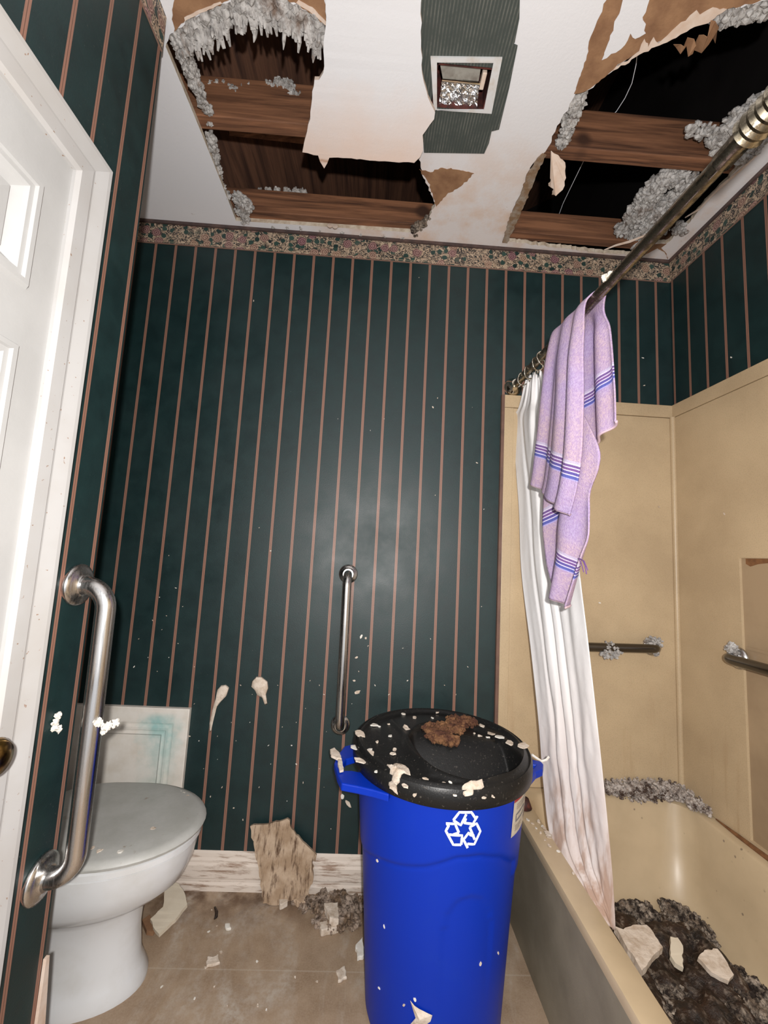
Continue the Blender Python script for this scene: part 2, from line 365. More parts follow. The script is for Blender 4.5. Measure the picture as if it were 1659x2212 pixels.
rib = m.ramp(m.math('FRACT', m.math('MULTIPLY', o[0], 118)), [(.2, 0), (.5, 1), (.8, 0)])
f = m.ramp(m.noise(16, 6, .75), [(.42, 0), (.62, 1)])
m.color(m.mix(m.math('MULTIPLY', rib, m.math('ADD', m.math('MULTIPLY', f, .5), .12)), (.048, .058, .052), (.20, .20, .175))).bump(rib, .35, .003); M['grille'] = m.m
m = Mat('crumpled foil', .22, 1.0); m.color((.75, .76, .78)).bump(m.noise(55, 3, .6), .8, .01); M['foil'] = m.m
M['rust'] = blotch('rusted housing', (.10, .022, .016), (.035, .012, .010), 50, .4, .6, rough=.7)
M['rust_stain'] = blotch('brown rust stain', (.22, .10, .04), (.12, .05, .02), 40)
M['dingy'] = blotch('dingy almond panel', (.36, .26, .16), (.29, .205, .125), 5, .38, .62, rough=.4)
M['housing'] = blotch('grey housing', (.30, .29, .26), (.18, .16, .14), 30)
# cloth
m = Mat('white shower curtain', .8); o = m.xyz()
brown = m.math('MULTIPLY', m.ramp(o[2], [(.2, .9), (.5, .6), (.8, .2), (1.0, 0)]), m.ramp(m.noise(1, 5, .7, m.vmul(m.pos, (14, 14, 4))), [(.30, .5), (.55, 1)]))
rustm = m.math('MULTIPLY', m.ramp(o[2], [(.25, .75), (.46, .55), (.62, 0)]), m.ramp(m.noise(1, 4, .6, m.vmul(m.pos, (24, 24, 5))), [(.52, 0), (.64, 1)]))
m.color(m.mix(rustm, m.mix(brown, (.78, .77, .775), (.55, .43, .385)), (.36, .21, .135))).bump(m.noise(26, 3, .6), .18, .01); M['curtain'] = m.m
m = Mat('lavender terry towel', .95); uv = m.t.nodes.new('ShaderNodeUVMap').outputs[0]
sx = m.t.nodes.new('ShaderNodeSeparateXYZ'); m.set(sx.inputs[0], uv); b = sx.outputs[1]
c = m.mix(m.ramp(m.noise(9, 4), [(.38, 0), (.62, 1)]), (.42, .33, .52), (.50, .37, .43))
c = m.mix(m.ramp(m.noise(170, 3, .7), [(.40, .55), (.60, 0)]), c, (.30, .20, .40))
t = m.math('ADD', m.math('MULTIPLY', b, 21.5), .5)       # stripe band: v in metres either side of the band's middle
c = m.mix(m.ramp(t, [(0, 0), (.02, 1), (.98, 1), (1.0, 0)], 'CONSTANT'), c,
          m.ramp(t, [(0, (.46, .40, .55)), (.14, (.60, .54, .68)), (.22, (.15, .08, .25)), (.34, (.60, .52, .70)), (.40, (.17, .08, .26)), (.52, (.62, .54, .72)), (.58, (.10, .08, .30)), (.72, (.60, .55, .75)), (.78, (.09, .10, .36)), (.93, (.36, .32, .62))], 'CONSTANT'))
m.color(c).bump(m.noise(300, 2), .5, .004); M['towel'] = m.m
M['hem'] = blotch('pale towel hem', (.58, .42, .45), (.52, .38, .46), 30, rough=.9)
M['scrap'] = blotch('tan drywall scrap', (.56, .42, .30), (.44, .31, .205), 24, bump=.3, bscale=80, rough=.9)
m = Mat('delaminated board', .9); v = m.vmul(m.pos, (70, 70, 5)); f = m.noise(1, 5, .7, v, .3)
m.color(m.mix(m.ramp(f, [(.36, 0), (.5, 1)]), (.10, .055, .03), m.mix(m.ramp(m.noise(18), [(.4, 0), (.6, 1)]), (.34, .235, .15), (.48, .36, .255)))).bump(f, .5, .01); M['fibre'] = m.m
M['cream_scrap'] = blotch('cream drywall face', (.64, .57, .45), (.58, .50, .39), 12, rough=.8)

# ================================================================ THE ROOM
def struct(name, g, m, parent=None, **k):
    o = obj(name, g, m, parent, **k)
    if parent is None: o['kind'] = 'structure'
    return o
struct('floor', box(XA - .1, XR + .1, YF, .1, -.05, 0), M['floor'])
wb = struct('wall_back', box(XA - .1, XR + .1, 0, .10, 0, H + .012), M['paper_back'])
obj('wallpaper_border', box(XA, XR - .002, -.0025, 0, ZB, H), M['border_x'], wb)
# near wall on the left, holding the door, ends at an outside corner
DY0, DY1, DZ = -1.545, -.838, 1.815
wl = struct('wall_left', geo(box(XL - .11, XL, DY1, YE, 0, H + .012), box(XL - .11, XL, YF, DY0, 0, H + .012), box(XL - .11, XL, DY0, DY1, DZ, H + .012)), M['paper_left'])
obj('wallpaper_border', box(XL, XL + .0025, YF, YE, ZB, H), M['border_y'], wl)
strip = [(XL + .001, YE - .004, .36), (XL + .001, YE + .004, .36), (XL + .002, YE + .02, .18), (XL + .002, YE + .018, 0), (XL + .001, YE - .022, 0), (XL + .001, YE - .016, .17), (XL + .001, YE - .006, .24)]
obj('torn_corner_strip', slab(strip, .006), M['torn_paper'], wl)['label'] = 'pale torn edge at the foot of the wall'
struct('wall_alcove', box(XA - .1, XA, YE - .11, 0, 0, H + .012), M['paper_left'])
struct('wall_partition', box(XA, XL - .11, YE - .11, YE, 0, H + .012), M['paper_back'])
wr = struct('wall_right', box(XR, XR + .1, YF, 0, 0, H + .012), M['paper_right'])
obj('wallpaper_border', box(XR - .0025, XR, YF, -.0026, ZB, H), M['border_y'], wr)
struct('trim_1', box(XA, XR - .003, -.010, -.0026, H - .012, H), M['dark_trim'])
struct('trim_2', box(XR - .010, XR - .0026, YF, -.011, H - .012, H), M['dark_trim'])
struct('trim_3', box(1.281, 1.2925, -.014, -.0005, 0.06, SZ), blotch('brown edge strip', (.16, .085, .06), (.11, .06, .045), 20))
# baseboard with stepped mouldings
prof = [(0, 0), (-.016, 0), (-.016, .020), (-.013, .028), (-.013, .036), (-.0145, .040), (-.0145, .078), (-.011, .086), (-.011, .092), (-.008, .100), (-.006, .112), (0, .1174)]
struct('baseboard_back', grid([[(x, y - .0003, z) for y, z in prof] for x in (XA, TX - .03)]), M['baseboard'])

# door in the left wall: leaf, panels, casing
CW = [(.0, .0), (.0, .010), (.006, .016), (.030, .018), (.034, .013), (.040, .013), (.064, .021), (.071, .022), (.075, .018), (.075, 0)]     # casing section: (across, out from the wall)
def casing_run():
    y0, y1, z1 = DY0 + .008, DY1 - .006, DZ - .002       # the inner edge
    rows = []
    for ay, az in ((y0, 0), (y0, z1), (y1, z1), (y1, 0)):
        sy = -1 if ay == y0 else 1; top = az > 0
        rows.append([(XL + d, ay + sy * a, az + (a if top else 0)) for a, d in CW])
    return grid(rows)
dr = empty('door_1', (XL, -1.19, 0), 'white six panel door closed in the left wall with a brass knob', 'door'); dr['kind'] = 'structure'
obj('door_casing', casing_run(), M['casing'], dr)
lx = XL + .004
PAN = []
for pa, pb in ((-1.487, -1.237), (-1.146, -.897)):
    for za, zb_ in ((1.545, 1.728), (.92, 1.453), (.17, .80)): PAN.append((pa, pb, za, zb_))
def door_face():
    outer = [(lx, DY0, .01), (lx, DY1, .01), (lx, DY1, DZ), (lx, DY0, DZ)]
    holes = [[(lx, a, c), (lx, b, c), (lx, b, d), (lx, a, d)] for a, b, c, d in PAN]
    return prism([outer] + holes, 'x', lx - .035, lx)
dl = obj('door_leaf', door_face(), M['white_paint'], dr)
for a, b, c, d in PAN:
    loops = []
    for ins, dep in ((0, 0), (.004, .007), (.012, .007), (.014, .002), (.022, .002), (.026, -.004), (.038, -.015), (.043, -.008), (.06, -.006)):
        loops.append([(lx + dep, a + ins, c + ins), (lx + dep, b - ins, c + ins), (lx + dep, b - ins, d - ins), (lx + dep, a + ins, d - ins)])
    obj('door_panel', loft(loops, False, True), M['white_paint'], dr)
kn = lathe([(.001, 0), (.030, 0), (.032, .004), (.028, .010), (.014, .014), (.012, .026), (.020, .032), (.027, .042), (.028, .050), (.022, .060), (.008, .064), (.001, .064)], (lx, -.888, .835), (1, 0, 0), 28)
obj('door_knob', kn, M['brass'], dr, smooth=True, angle=50)
obj('latch_plate', box(lx - .002, lx + .006, DY1 - .012, DY1 - .0005, .805, .905), M['brass'], dr, bevel=.002)

# ---------------------------------------------------------------- the broken ceiling
hole_l = [(0.1944,-0.0343,2.44),(0.1954,-0.1066,2.44),(0.1958,-0.2681,2.44),(0.1944,-0.4144,2.44),(0.1912,-0.5837,2.44),(0.2195,-0.6129,2.44),(0.251,-0.6261,2.44),(0.2665,-0.6404,2.44),(0.3201,-0.6613,2.44),(0.3709,-0.6789,2.44),(0.4214,-0.7008,2.44),(0.4781,-0.7125,2.44),(0.528,-0.6965,2.44),(0.5691,-0.6816,2.44),(0.6193,-0.6529,2.44),(0.6773,-0.6209,2.44),(0.7607,-0.608,2.44),(0.8284,-0.5293,2.44),(0.8661,-0.4067,2.44),(0.8842,-0.3422,2.44),(0.908,-0.2795,2.44),(0.9634,-0.1844,2.44),(0.9487,-0.1114,2.44),(0.912,-0.0453,2.44)]
hole_r = [(1.2642,-0.0379,2.44),(1.2576,-0.1517,2.44),(1.2603,-0.2588,2.44),(1.2521,-0.3587,2.44),(1.2758,-0.4015,2.44),(1.2816,-0.4878,2.44),(1.2885,-0.5622,2.44),(1.3173,-0.5733,2.44),(1.3511,-0.613,2.44),(1.3627,-0.634,2.44),(1.3936,-0.6604,2.44),(1.4341,-0.6863,2.44),(1.4629,-0.7016,2.44),(1.4896,-0.7249,2.44),(1.5307,-0.7482,2.44),(1.6191,-0.7739,2.44),(1.6637,-0.8029,2.44),(1.7198,-0.8174,2.44),(1.8451,-0.7588,2.44),(1.8993,-0.6243,2.44),(1.9162,-0.4827,2.44),(1.9128,-0.4588,2.44),(1.901,-0.3969,2.44),(1.9053,-0.3587,2.44),(1.8994,-0.2738,2.44),(1.9107,-0.1791,2.44),(1.8996,-0.0901,2.44),(1.8541,-0.0855,2.44),(1.8592,-0.0188,2.44),(1.6818,-0.0184,2.44),(1.4446,-0.0293,2.44)]
def flat(l): return [(a, min(b, -.0125), H) for a, b, c in l]
def ragged(l, keep, seed): return l if keep else rough_outline(l, .011, .0035, seed)
hl = flat(hole_l); hl = hl[:5] + rough_outline(hl[4:], .010, .004, 3, False)[1:]
hr = rough_outline(flat(hole_r), .011, .004, 5)
fan_o = [(.898, -.606, H), (1.052, -.606, H), (1.052, -.500, H), (.898, -.500, H)]
outer = [(XA, YF, H), (XR, YF, H), (XR, -.0005, H), (XA, -.0005, H)]
cl = struct('ceiling', prism([outer, hl, hr, fan_o], 'z', H, H + .016), [M['ceiling'], M['gypsum']])
for p in cl.data.polygons:
    if abs(p.normal.z) < .5 or p.normal.z > .5: p.material_index = 1
def patch(name, pts, m, z, seed, amp=.003, th=.0012, label=None):
    l = [(a, b, z) for a, b, c in pts]
    o = obj(name, prism(rough_outline(l, .008, amp, seed), 'z', z - th, z), m, cl)
    if label: o['label'] = label
    return o
patch('torn_paper_patch', [(0.8897,-0.311,2.44),(0.9282,-0.303,2.44),(0.9638,-0.3224,2.44),(1.0106,-0.3201,2.44),(1.0731,-0.3126,2.44),(1.0458,-0.2695,2.44),(0.998,-0.2256,2.44),(0.9687,-0.1731,2.44),(0.9277,-0.2641,2.44)], M['kraft'], H - .0002, 1, label='brown bare paper where the white face tore away')
patch('torn_paper_patch', [(1.2609,-0.7674,2.44),(1.2636,-0.7487,2.44),(1.2628,-0.7126,2.44),(1.2643,-0.6737,2.44),(1.2772,-0.6373,2.44),(1.2842,-0.563,2.44),(1.3162,-0.5754,2.44),(1.3499,-0.615,2.44),(1.3616,-0.6359,2.44),(1.3924,-0.6621,2.44),(1.4328,-0.688,2.44),(1.4616,-0.7033,2.44),(1.4883,-0.7264,2.44),(1.5293,-0.7497,2.44),(1.617,-0.776,2.44),(1.6014,-0.7913,2.44)], M['kraft'], H - .0002, 2, label='brown bare paper beside the right hole')
patch('torn_white_strip', [(1.2976,-0.7662,2.44),(1.3041,-0.7359,2.44),(1.3078,-0.6902,2.44),(1.3154,-0.6421,2.44),(1.3409,-0.6592,2.44),(1.3539,-0.6758,2.44),(1.3533,-0.6979,2.44),(1.371,-0.6887,2.44),(1.3892,-0.7006,2.44),(1.3623,-0.728,2.44),(1.3562,-0.7704,2.44)], M['ceiling'], H - .0016, 3)
patch('torn_white_strip', [(1.3546,-0.6214,2.44),(1.3963,-0.6652,2.44),(1.3929,-0.6904,2.44),(1.4126,-0.6757,2.44),(1.4125,-0.6953,2.44),(1.432,-0.6843,2.44),(1.4464,-0.7082,2.44),(1.4677,-0.738,2.44),(1.4758,-0.7482,2.44),(1.4893,-0.7412,2.44),(1.508,-0.7552,2.44),(1.5414,-0.7545,2.44),(1.52,-0.7287,2.44),(1.4935,-0.7201,2.44),(1.4661,-0.6975,2.44),(1.4379,-0.6812,2.44),(1.3967,-0.6559,2.44),(1.3663,-0.6283,2.44)], M['torn_paper'], H - .0016, 4)
patch('torn_paper_patch', [(0.2285,-0.6172,2.44),(0.2443,-0.66,2.44),(0.2691,-0.6939,2.44),(0.6174,-0.7184,2.44),(0.6174,-0.6572,2.44),(0.5694,-0.6833,2.44),(0.5284,-0.6981,2.44),(0.4785,-0.714,2.44),(0.4219,-0.7023,2.44),(0.3714,-0.6806,2.44),(0.3208,-0.663,2.44),(0.2673,-0.6422,2.44)], M['kraft'], H - .0002, 6, label='brown bare paper in front of the left hole')
patch('torn_white_strip', [(0.2669,-0.6413,2.44),(0.3205,-0.6621,2.44),(0.3714,-0.6806,2.44),(0.3682,-0.6835,2.44),(0.318,-0.6669,2.44),(0.2678,-0.6482,2.44)], M['torn_paper'], H - .0016, 7, .001)
patch('torn_white_strip', [(0.5494,-0.6948,2.44),(0.5781,-0.6823,2.44),(0.6196,-0.6565,2.44),(0.6203,-0.6634,2.44),(0.5868,-0.6894,2.44),(0.5558,-0.7,2.44)], M['torn_paper'], H - .0016, 8, .001)
patch('torn_paper_patch', [(1.8558,-0.0236,2.44),(1.8558,-0.0832,2.44),(1.9014,-0.0903,2.44),(1.8954,-0.0679,2.44),(1.9394,-0.04,2.44),(1.9666,-0.0117,2.44),(1.9269,-0.0463,2.44),(1.8829,-0.0642,2.44)], M['kraft'], H - .0002, 9, .001)
patch('broken_edge', [(1.2606,-0.0375,2.44),(1.2491,-0.1509,2.44),(1.2524,-0.2581,2.44),(1.2478,-0.3313,2.44),(1.2576,-0.3746,2.44),(1.2685,-0.3979,2.44),(1.2818,-0.3946,2.44),(1.2762,-0.345,2.44),(1.2814,-0.2873,2.44),(1.2809,-0.2141,2.44),(1.2822,-0.1329,2.44),(1.2815,-0.0372,2.44)], M['edge_dirt'], H - .0008, 10, .003, .006)
# slab of ceiling board that has come down at its far end
fp = [(0.6232,-0.7542,2.4425),(0.6205,-0.6826,2.4339),(0.6132,-0.6536,2.4304),(0.6021,-0.5793,2.4215),(0.5894,-0.5642,2.4197),(0.577,-0.5633,2.4196),(0.5655,-0.5225,2.4147),(0.5537,-0.473,2.4088),(0.5272,-0.4118,2.4014),(0.5172,-0.3831,2.398),(0.5655,-0.3777,2.3973),(0.5693,-0.3606,2.3953),(0.5806,-0.3409,2.3929),(0.5998,-0.3737,2.3968),(0.6698,-0.3778,2.3973),(0.7281,-0.3757,2.3971),(0.8011,-0.3773,2.3973),(0.8668,-0.3798,2.3976),(0.8833,-0.3983,2.3998),(0.8894,-0.4169,2.402),(0.8824,-0.457,2.4068),(0.9098,-0.4993,2.4119),(0.9097,-0.5158,2.4139),(0.8934,-0.5358,2.4163),(0.8794,-0.5603,2.4192),(0.8616,-0.5976,2.4237),(0.8509,-0.6583,2.431),(0.8371,-0.7679,2.4441)]
hb = obj('hanging_ceiling_board', slab(rough_outline(fp, .014, .002, 11), -.013), [M['ceiling'], M['torn_paper']])
hb.data.materials[0] = M['board']
tags(hb, 'long white ceiling board hanging loose between the left hole and the dark vent plate', 'ceiling board')
nz = max((abs(p.normal.z) for p in hb.data.polygons))
for p in hb.data.polygons:
    if abs(p.normal.z) < .5: p.material_index = 1

# exhaust fan opening: dusty plate, white frame, rusted box, foil duct
ef = empty('exhaust_fan', (.975, -.553, H), 'uncovered exhaust fan in the ceiling with white square frame and crumpled foil duct', 'exhaust fan')
gp = [(0.8325,-0.7582,2.436),(1.0551,-0.7736,2.436),(1.0785,-0.706,2.436),(1.0838,-0.6612,2.436),(1.0805,-0.6574,2.436),(1.0932,-0.6546,2.436),(1.1036,-0.5651,2.436),(1.1105,-0.4577,2.436),(1.0903,-0.4507,2.436),(1.0925,-0.4153,2.436),(1.0873,-0.383,2.436),(0.8973,-0.3697,2.436),(0.8805,-0.4518,2.436),(0.8589,-0.5569,2.436)]
gpo = [(a, b, H) for a, b, c in gp]
obj('vent_plate', prism([gpo, fan_o], 'z', H - .004, H - .0003), M['grille'], ef)
fr_o = [(0.8798,-0.6193,2.434),(1.0625,-0.6311,2.434),(1.0746,-0.502,2.434),(0.9078,-0.4983,2.434)]; fr_i = [(0.8982,-0.6099,2.434),(1.0432,-0.6199,2.434),(1.0499,-0.5085,2.434),(0.9172,-0.4978,2.434)]
ring = [[(a, b, z) for a, b, c in l] for l, z in ((fr_o, H - .009), (fr_i, H - .009), (fr_i, H - .0042), (fr_o, H - .0042), (fr_o, H - .009))]
obj('fan_frame', grid(ring, True), M['frame_paint'], ef)
x0, x1, y0, y1 = .900, 1.050, -.604, -.502
obj('fan_housing', geo(box(x0, x0 + .003, y0, y1, H - .003, H + .11), box(x1 - .003, x1, y0, y1, H - .003, H + .11), box(x0, x1, y1 - .003, y1, H - .003, H + .11), box(x0, x1, y0, y0 + .003, H - .003, H + .11), box(x0, x1, y0, y1, H + .105, H + .11)), M['rust'], ef)
bp = [(0.9074,-0.5956,2.448),(1.0168,-0.6009,2.448),(1.0194,-0.5646,2.448),(0.9207,-0.5634,2.448)]; obj('back_plate', prism(bp, 'z', 2.448, 2.452), M['housing'], ef, bevel=.0015)
fa, fb, fc, fd = [Vector(p) for p in [(0.9193,-0.5648,2.446),(1.0234,-0.5643,2.446),(1.0309,-0.5033,2.446),(0.9214,-0.5018,2.446)]]
rnd = random.Random(4); rows = []
for i in range(14):
    rows.append([tuple(fa.lerp(fd, i / 13).lerp(fb.lerp(fc, i / 13), j / 15) + Vector((0, 0, rnd.uniform(-.004, .004)))) for j in range(16)])
obj('foil_duct', grid(rows), M['foil'], ef)
obj('foil_edge', tube([fa + Vector((0, 0, -.004)), fb + Vector((0, 0, -.004))], .003, 8), M['chrome'], ef)
obj('terminal_block', box(1.024, 1.036, -.590, -.550, H + .001, H + .02), M['torn_paper'], ef, bevel=.002)

# attic seen through the holes
def joist(x0, x1, y0, y1, z0, z1): return struct('joist', box(x0, x1, y0, y1, z0, z1), M['joist'], bevel=.003)
joist(XA, XR, -.408, -.366, H + .0165, H + .155)
joist(XA, XR, -.070, -.030, H + .0165, H + .112)
joist(XA, XR, -1.02, -.98, H + .0165, H + .155)
def rz(x): return 2.72 + .62 * x
struct('roof', prism([(XA - .1, -1, rz(XA - .1)), (XR + .1, -1, rz(XR + .1)), (XR + .1, -1, rz(XR + .1) + .03), (XA - .1, -1, rz(XA - .1) + .03)], 'y', YF, 1.3), M['deck'])
struct('attic_light_block', geo(box(XA - .1, XR + .1, 1.3, 1.32, H, 4.2), box(XA - .1, XR + .1, YF - .02, YF, H, 4.2), box(XR + .1, XR + .12, YF, 1.3, H, 4.2), box(XA - .12, XA - .1, YF, 1.3, H, 4.2), box(XA - .1, XR + .1, .101, 1.3, H - .02, H)), M['light_block_black'])  # added box sides, shutting out stray light so the attic stays dark
bd = tube([(.20, -.20, 2.66), (.66, -.06, 2.80)], .022, 4); struct('rafter_brace', bd, M['joist'])
cable = [(1.4805,-0.5424,2.64),(1.5035,-0.5003,2.64),(1.5213,-0.4545,2.64),(1.5254,-0.4144,2.64),(1.5221,-0.3764,2.64),(1.5074,-0.3441,2.64),(1.5009,-0.2861,2.64),(1.5033,-0.2116,2.64),(1.507,-0.1482,2.64),(1.5109,-0.0791,2.64),(1.5143,-0.0259,2.64),(1.5223,0.0235,2.64)]
tags(obj('thin_wire', tube(cable, .0011, 6), M['white_mark']), 'thin pale wire dangling in the right ceiling hole', 'wire')

# ================================================================ BATH
# one piece surround: back panel, long panel, corner bead
su = empty('tub_surround', (1.64, -.02, TZ), 'almond plastic tub surround panels lining the back and right walls above the bathtub', 'tub surround')
def panel_back():
    return geo(box(SX, XR - .001, -.012, -.0005, TZ + .002, SZ - .052), box(SX, XR - .001, -.0145, -.0005, SZ - .050, SZ), box(SX, SX + .035, -.015, -.012, TZ + .002, SZ - .052))
obj('end_panel', panel_back(), M['almond'], su, bevel=.0015)
rx = XR - .012
rec = [(rx, -1.45, .375), (rx, -.275, .375), (rx, -.275, 1.206), (rx, -1.45, 1.206)]
long_ = prism([[(rx, YF + .3, TZ + .002), (rx, -.013, TZ + .002), (rx, -.013, SZ - .052), (rx, YF + .3, SZ - .052)], rec], 'x', rx, XR - .0005)
obj('long_panel', geo(long_, box(rx - .003, XR - .0005, YF + .3, -.013, SZ - .050, SZ)), M['almond'], su)
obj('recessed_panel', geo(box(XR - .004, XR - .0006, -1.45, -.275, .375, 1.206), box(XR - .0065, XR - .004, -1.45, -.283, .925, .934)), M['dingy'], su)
obj('drip_stain', prism([(0, -.29, 1.2045), (0, -.7, 1.2045), (0, -.7, 1.190), (0, -.5, 1.192), (0, -.42, 1.188), (0, -.37, 1.193), (0, -.33, 1.188), (0, -.305, 1.180), (0, -.29, 1.188)], 'x', XR - .0046, XR - .0041), M['rust_stain'], su)['label'] = 'brown drip stain under the top of the recess'
obj('corner_bead', tube([(rx - .004, -.016, TZ + .003), (rx - .004, -.016, SZ - .05)], .010, 12), M['almond'], su, smooth=True, angle=60)
# bathtub
def rrect(x0, x1, y0, y1, r, z, n=6):
    P = []
    for cx, cy, a in ((x1 - r, y1 - r, 0), (x0 + r, y1 - r, PI / 2), (x0 + r, y0 + r, PI), (x1 - r, y0 + r, 1.5 * PI)):
        P += [(cx + r * math.cos(a + PI / 2 * k / n), cy + r * math.sin(a + PI / 2 * k / n), z) for k in range(n + 1)]
    return P
tb = empty('bathtub', (1.64, -.9, 0), 'almond bathtub with grimy front filled with fallen debris', 'bathtub')
TY0 = -1.62
loops = [rrect(TX + .002, XR - .002, TY0, -.002, .004, TZ - .03), rrect(TX, XR - .001, TY0, -.001, .006, TZ - .008), rrect(TX + .003, XR - .002, TY0, -.002, .008, TZ),
         rrect(TX + .060, XR - .042, TY0 + .08, -.040, .06, TZ), rrect(TX + .066, XR - .050, TY0 + .09, -.050, .07, TZ - .008), rrect(TX + .085, XR - .066, TY0 + .12, -.080, .08, TZ - .14),
         rrect(TX + .120, XR - .092, TY0 + .17, -.120, .09, .11), rrect(TX + .15, XR - .13, TY0 + .21, -.16, .09, .075), rrect(TX + .20, XR - .19, TY0 + .27, -.22, .09, .068)]
obj('basin', loft(loops, False, True), M['tub'], tb, smooth=True, angle=45)
ap = [[(TX + .001, TY0, z), (TX + .001, -.0165, z)] for z in (0, TZ - .03)]
obj('apron', box(TX + .001, TX + .02, TY0, -.0165, .0005, TZ - .022), M['apron'], tb)
obj('rust_line', tube([(XR - .016, -.16, TZ + .003), (XR - .018, -.24, TZ + .004), (XR - .016, -.5, TZ + .005), (XR - .018, -1.0, TZ + .005)], [.002, .006, .010, .010], 8), M['rust_stain'], tb)['label'] = 'brown rust line'
obj('spigot_stain', tube([(1.345, -.13, TZ + .004), (1.345, -.13, TZ + .03)], [.026, .016], 16), M['rust'], tb, smooth=True)

def grab_bar(name, a, b, off, r, label, end_r=.040, mt='steel'):
    """bar parallel to the wall between flange centres a and b, standing off by vector off"""
    a = Vector(a); b = Vector(b); off = Vector(off); d = (b - a).normalized(); n = off.normalized(); L = off.length
    e = empty(name, a if a.z < b.z else b, label, 'grab bar', 'grab bars on the bathroom walls')
    R = min(L * .8, .045)
    path = [a + n * .004, a + n * (L - R) * .6] + arc(a + n * (L - R) + d * R, R, PI, PI / 2, d, n, 8) + arc(b + n * (L - R) - d * R, R, PI / 2, 0, d, n, 8) + [b + n * (L - R) * .6, b + n * .004]
    obj('bar', tube(path, r, 20), M[mt], e, smooth=True, angle=60)
    for p in (a, b):
        obj('flange', lathe([(.001, 0), (end_r, 0), (end_r + .001, .003), (end_r, .007), (end_r - .008, .011), (r + .006, .013), (r + .003, .017), (.001, .017)], p + n * .0005, n, 36), M['steel'], e, smooth=True, angle=50)
    return e
grab_bar('grab_bar', (XL, -.690, 1.065), (XL, -.686, .530), (.062, 0, 0), .0175, 'steel vertical grab bar on the left wall beside the white door')
grab_bar('grab_bar', (.722, 0, 1.079), (.727, 0, .545), (0, -.055, 0), .0160, 'steel vertical grab bar on the striped back wall behind the blue bin', .034)
grab_bar('grab_bar', (1.865, -.0125, .872), (1.46, -.0125, .865), (0, -.05, 0), .0155, 'reflection darkened steel horizontal grab bar behind the white shower curtain', .034, 'reflection_dark_steel')  # dark reflections painted into the metal's colour
grab_bar('grab_bar', (XR - .012, -.262, .895), (XR - .012, -1.05, .90), (-.055, 0, 0), .0155, 'reflection darkened steel horizontal grab bar on the right tub wall', .034, 'reflection_dark_steel')  # reflections darkened by colour here too

# ---------------------------------------------------------------- curtain rod, rings, curtain
rd = empty('shower_curtain_rod', (1.322, -.8, 1.80), 'tarnished chrome shower curtain rod running from the back wall over the tub', 'curtain rod')
RA, RB = Vector((1.327, -.004, 1.843)), Vector((1.318, -1.9, 1.775))
def rodp(y): return RA.lerp(RB, (y - RA.y) / (RB.y - RA.y))
obj('rod', tube([rodp(-.01), rodp(-.96)], .0135, 24), M['rod'], rd, smooth=True, angle=60)
obj('rod_sleeve', tube([rodp(y) for y in (-.955, -.958, -1.9)], [.0138, .0165, .0165], 24), M['rod'], rd, smooth=True, angle=60)
obj('ribbed_collar', lathe([(.0165, 0)] + [(.0165 + (.005 if k % 2 else .0085), .004 + .006 * k) for k in range(13)] + [(.0165, .082)], rodp(-1.0), (RB - RA), 24), M['rod'], rd, smooth=True, angle=40)
obj('wall_cup', lathe([(.001, 0), (.034, 0), (.036, .004), (.034, .012), (.026, .020), (.020, .034), (.0175, .044), (.001, .044)], (RA.x, -.0006, RA.z), (0, -1, 0), 28), M['chrome'], rd, smooth=True, angle=50)
ringlabels = ['metal curtain ring nearest the back wall on the rod', 'second metal curtain ring from the back wall', 'third metal curtain ring from the back wall', 'metal curtain ring next to the lavender towel']
for k, y in enumerate((-.115, -.175, -.245, -.285)):
    c = rodp(y)
    path = [c + Vector((.020 * math.sin(a), .004 * math.sin(2 * a + k), .024 * math.cos(a) - .010)) for a in [2 * PI * i / 20 for i in range(21)]]
    o = obj('curtain_ring', geo(tube(path, .0024, 8, False), tube([c + Vector((.0, 0, -.034)), c + Vector((0, 0, -.045))], [.005, .002], 8)), M['chrome'], smooth=True)
    tags(o, ringlabels[k], 'curtain ring', 'rings holding the shower curtain')

def smooth_rows(rows, n):
    out = []
    for i in range(n):
        f = i / (n - 1) * (len(rows) - 1); k = min(int(f), len(rows) - 2); t = f - k
        P = [rows[max(0, k - 1)], rows[k], rows[k + 1], rows[min(len(rows) - 1, k + 2)]]
        out.append([tuple(.5 * (2 * b + (c - a) * t + (2 * a - 5 * b + 4 * c - d) * t * t + (3 * b - a - 3 * c + d) * t ** 3) for a, b, c, d in zip(*q)) for q in zip(*P)])
    return out
# curtain edges: far edge and near edge at falling heights, in the hanging plane
cur_far = [(1.332,-0.1249,1.8358)] + [(1.335,-0.0569,1.7511)] + [(1.34,0.0243,1.7114),(1.34,-0.0158,1.5174)] + [(1.348,-0.0364,1.3362)] + [(1.355,-0.0503,1.1217)] + [(1.362,-0.1267,0.8672)] + [(1.37,-0.178,0.647)] + [(1.378,-0.2021,0.4643)] + [(1.385,-0.2468,0.3211)] + [(1.4,-0.3277,0.2928)] + [(1.42,-0.4241,0.2681)]
cur_near = [(1.332,-0.3167,1.7734)] + [(1.345,-0.3503,1.691)] + [(1.365,-0.3604,1.6005)] + [(1.385,-0.3499,1.4611)] + [(1.405,-0.3393,1.3087)] + [(1.42,-0.3379,1.1371)] + [(1.435,-0.3606,0.9229)] + [(1.45,-0.3752,0.7279)] + [(1.465,-0.3813,0.5636)] + [(1.475,-0.3903,0.4195)] + [(1.48,-0.3969,0.3127)] + [(1.485,-0.3955,0.2244)]
er = smooth_rows([[a, b] for a, b in zip(cur_far, cur_near)], 90)
rows = []; NS = 100
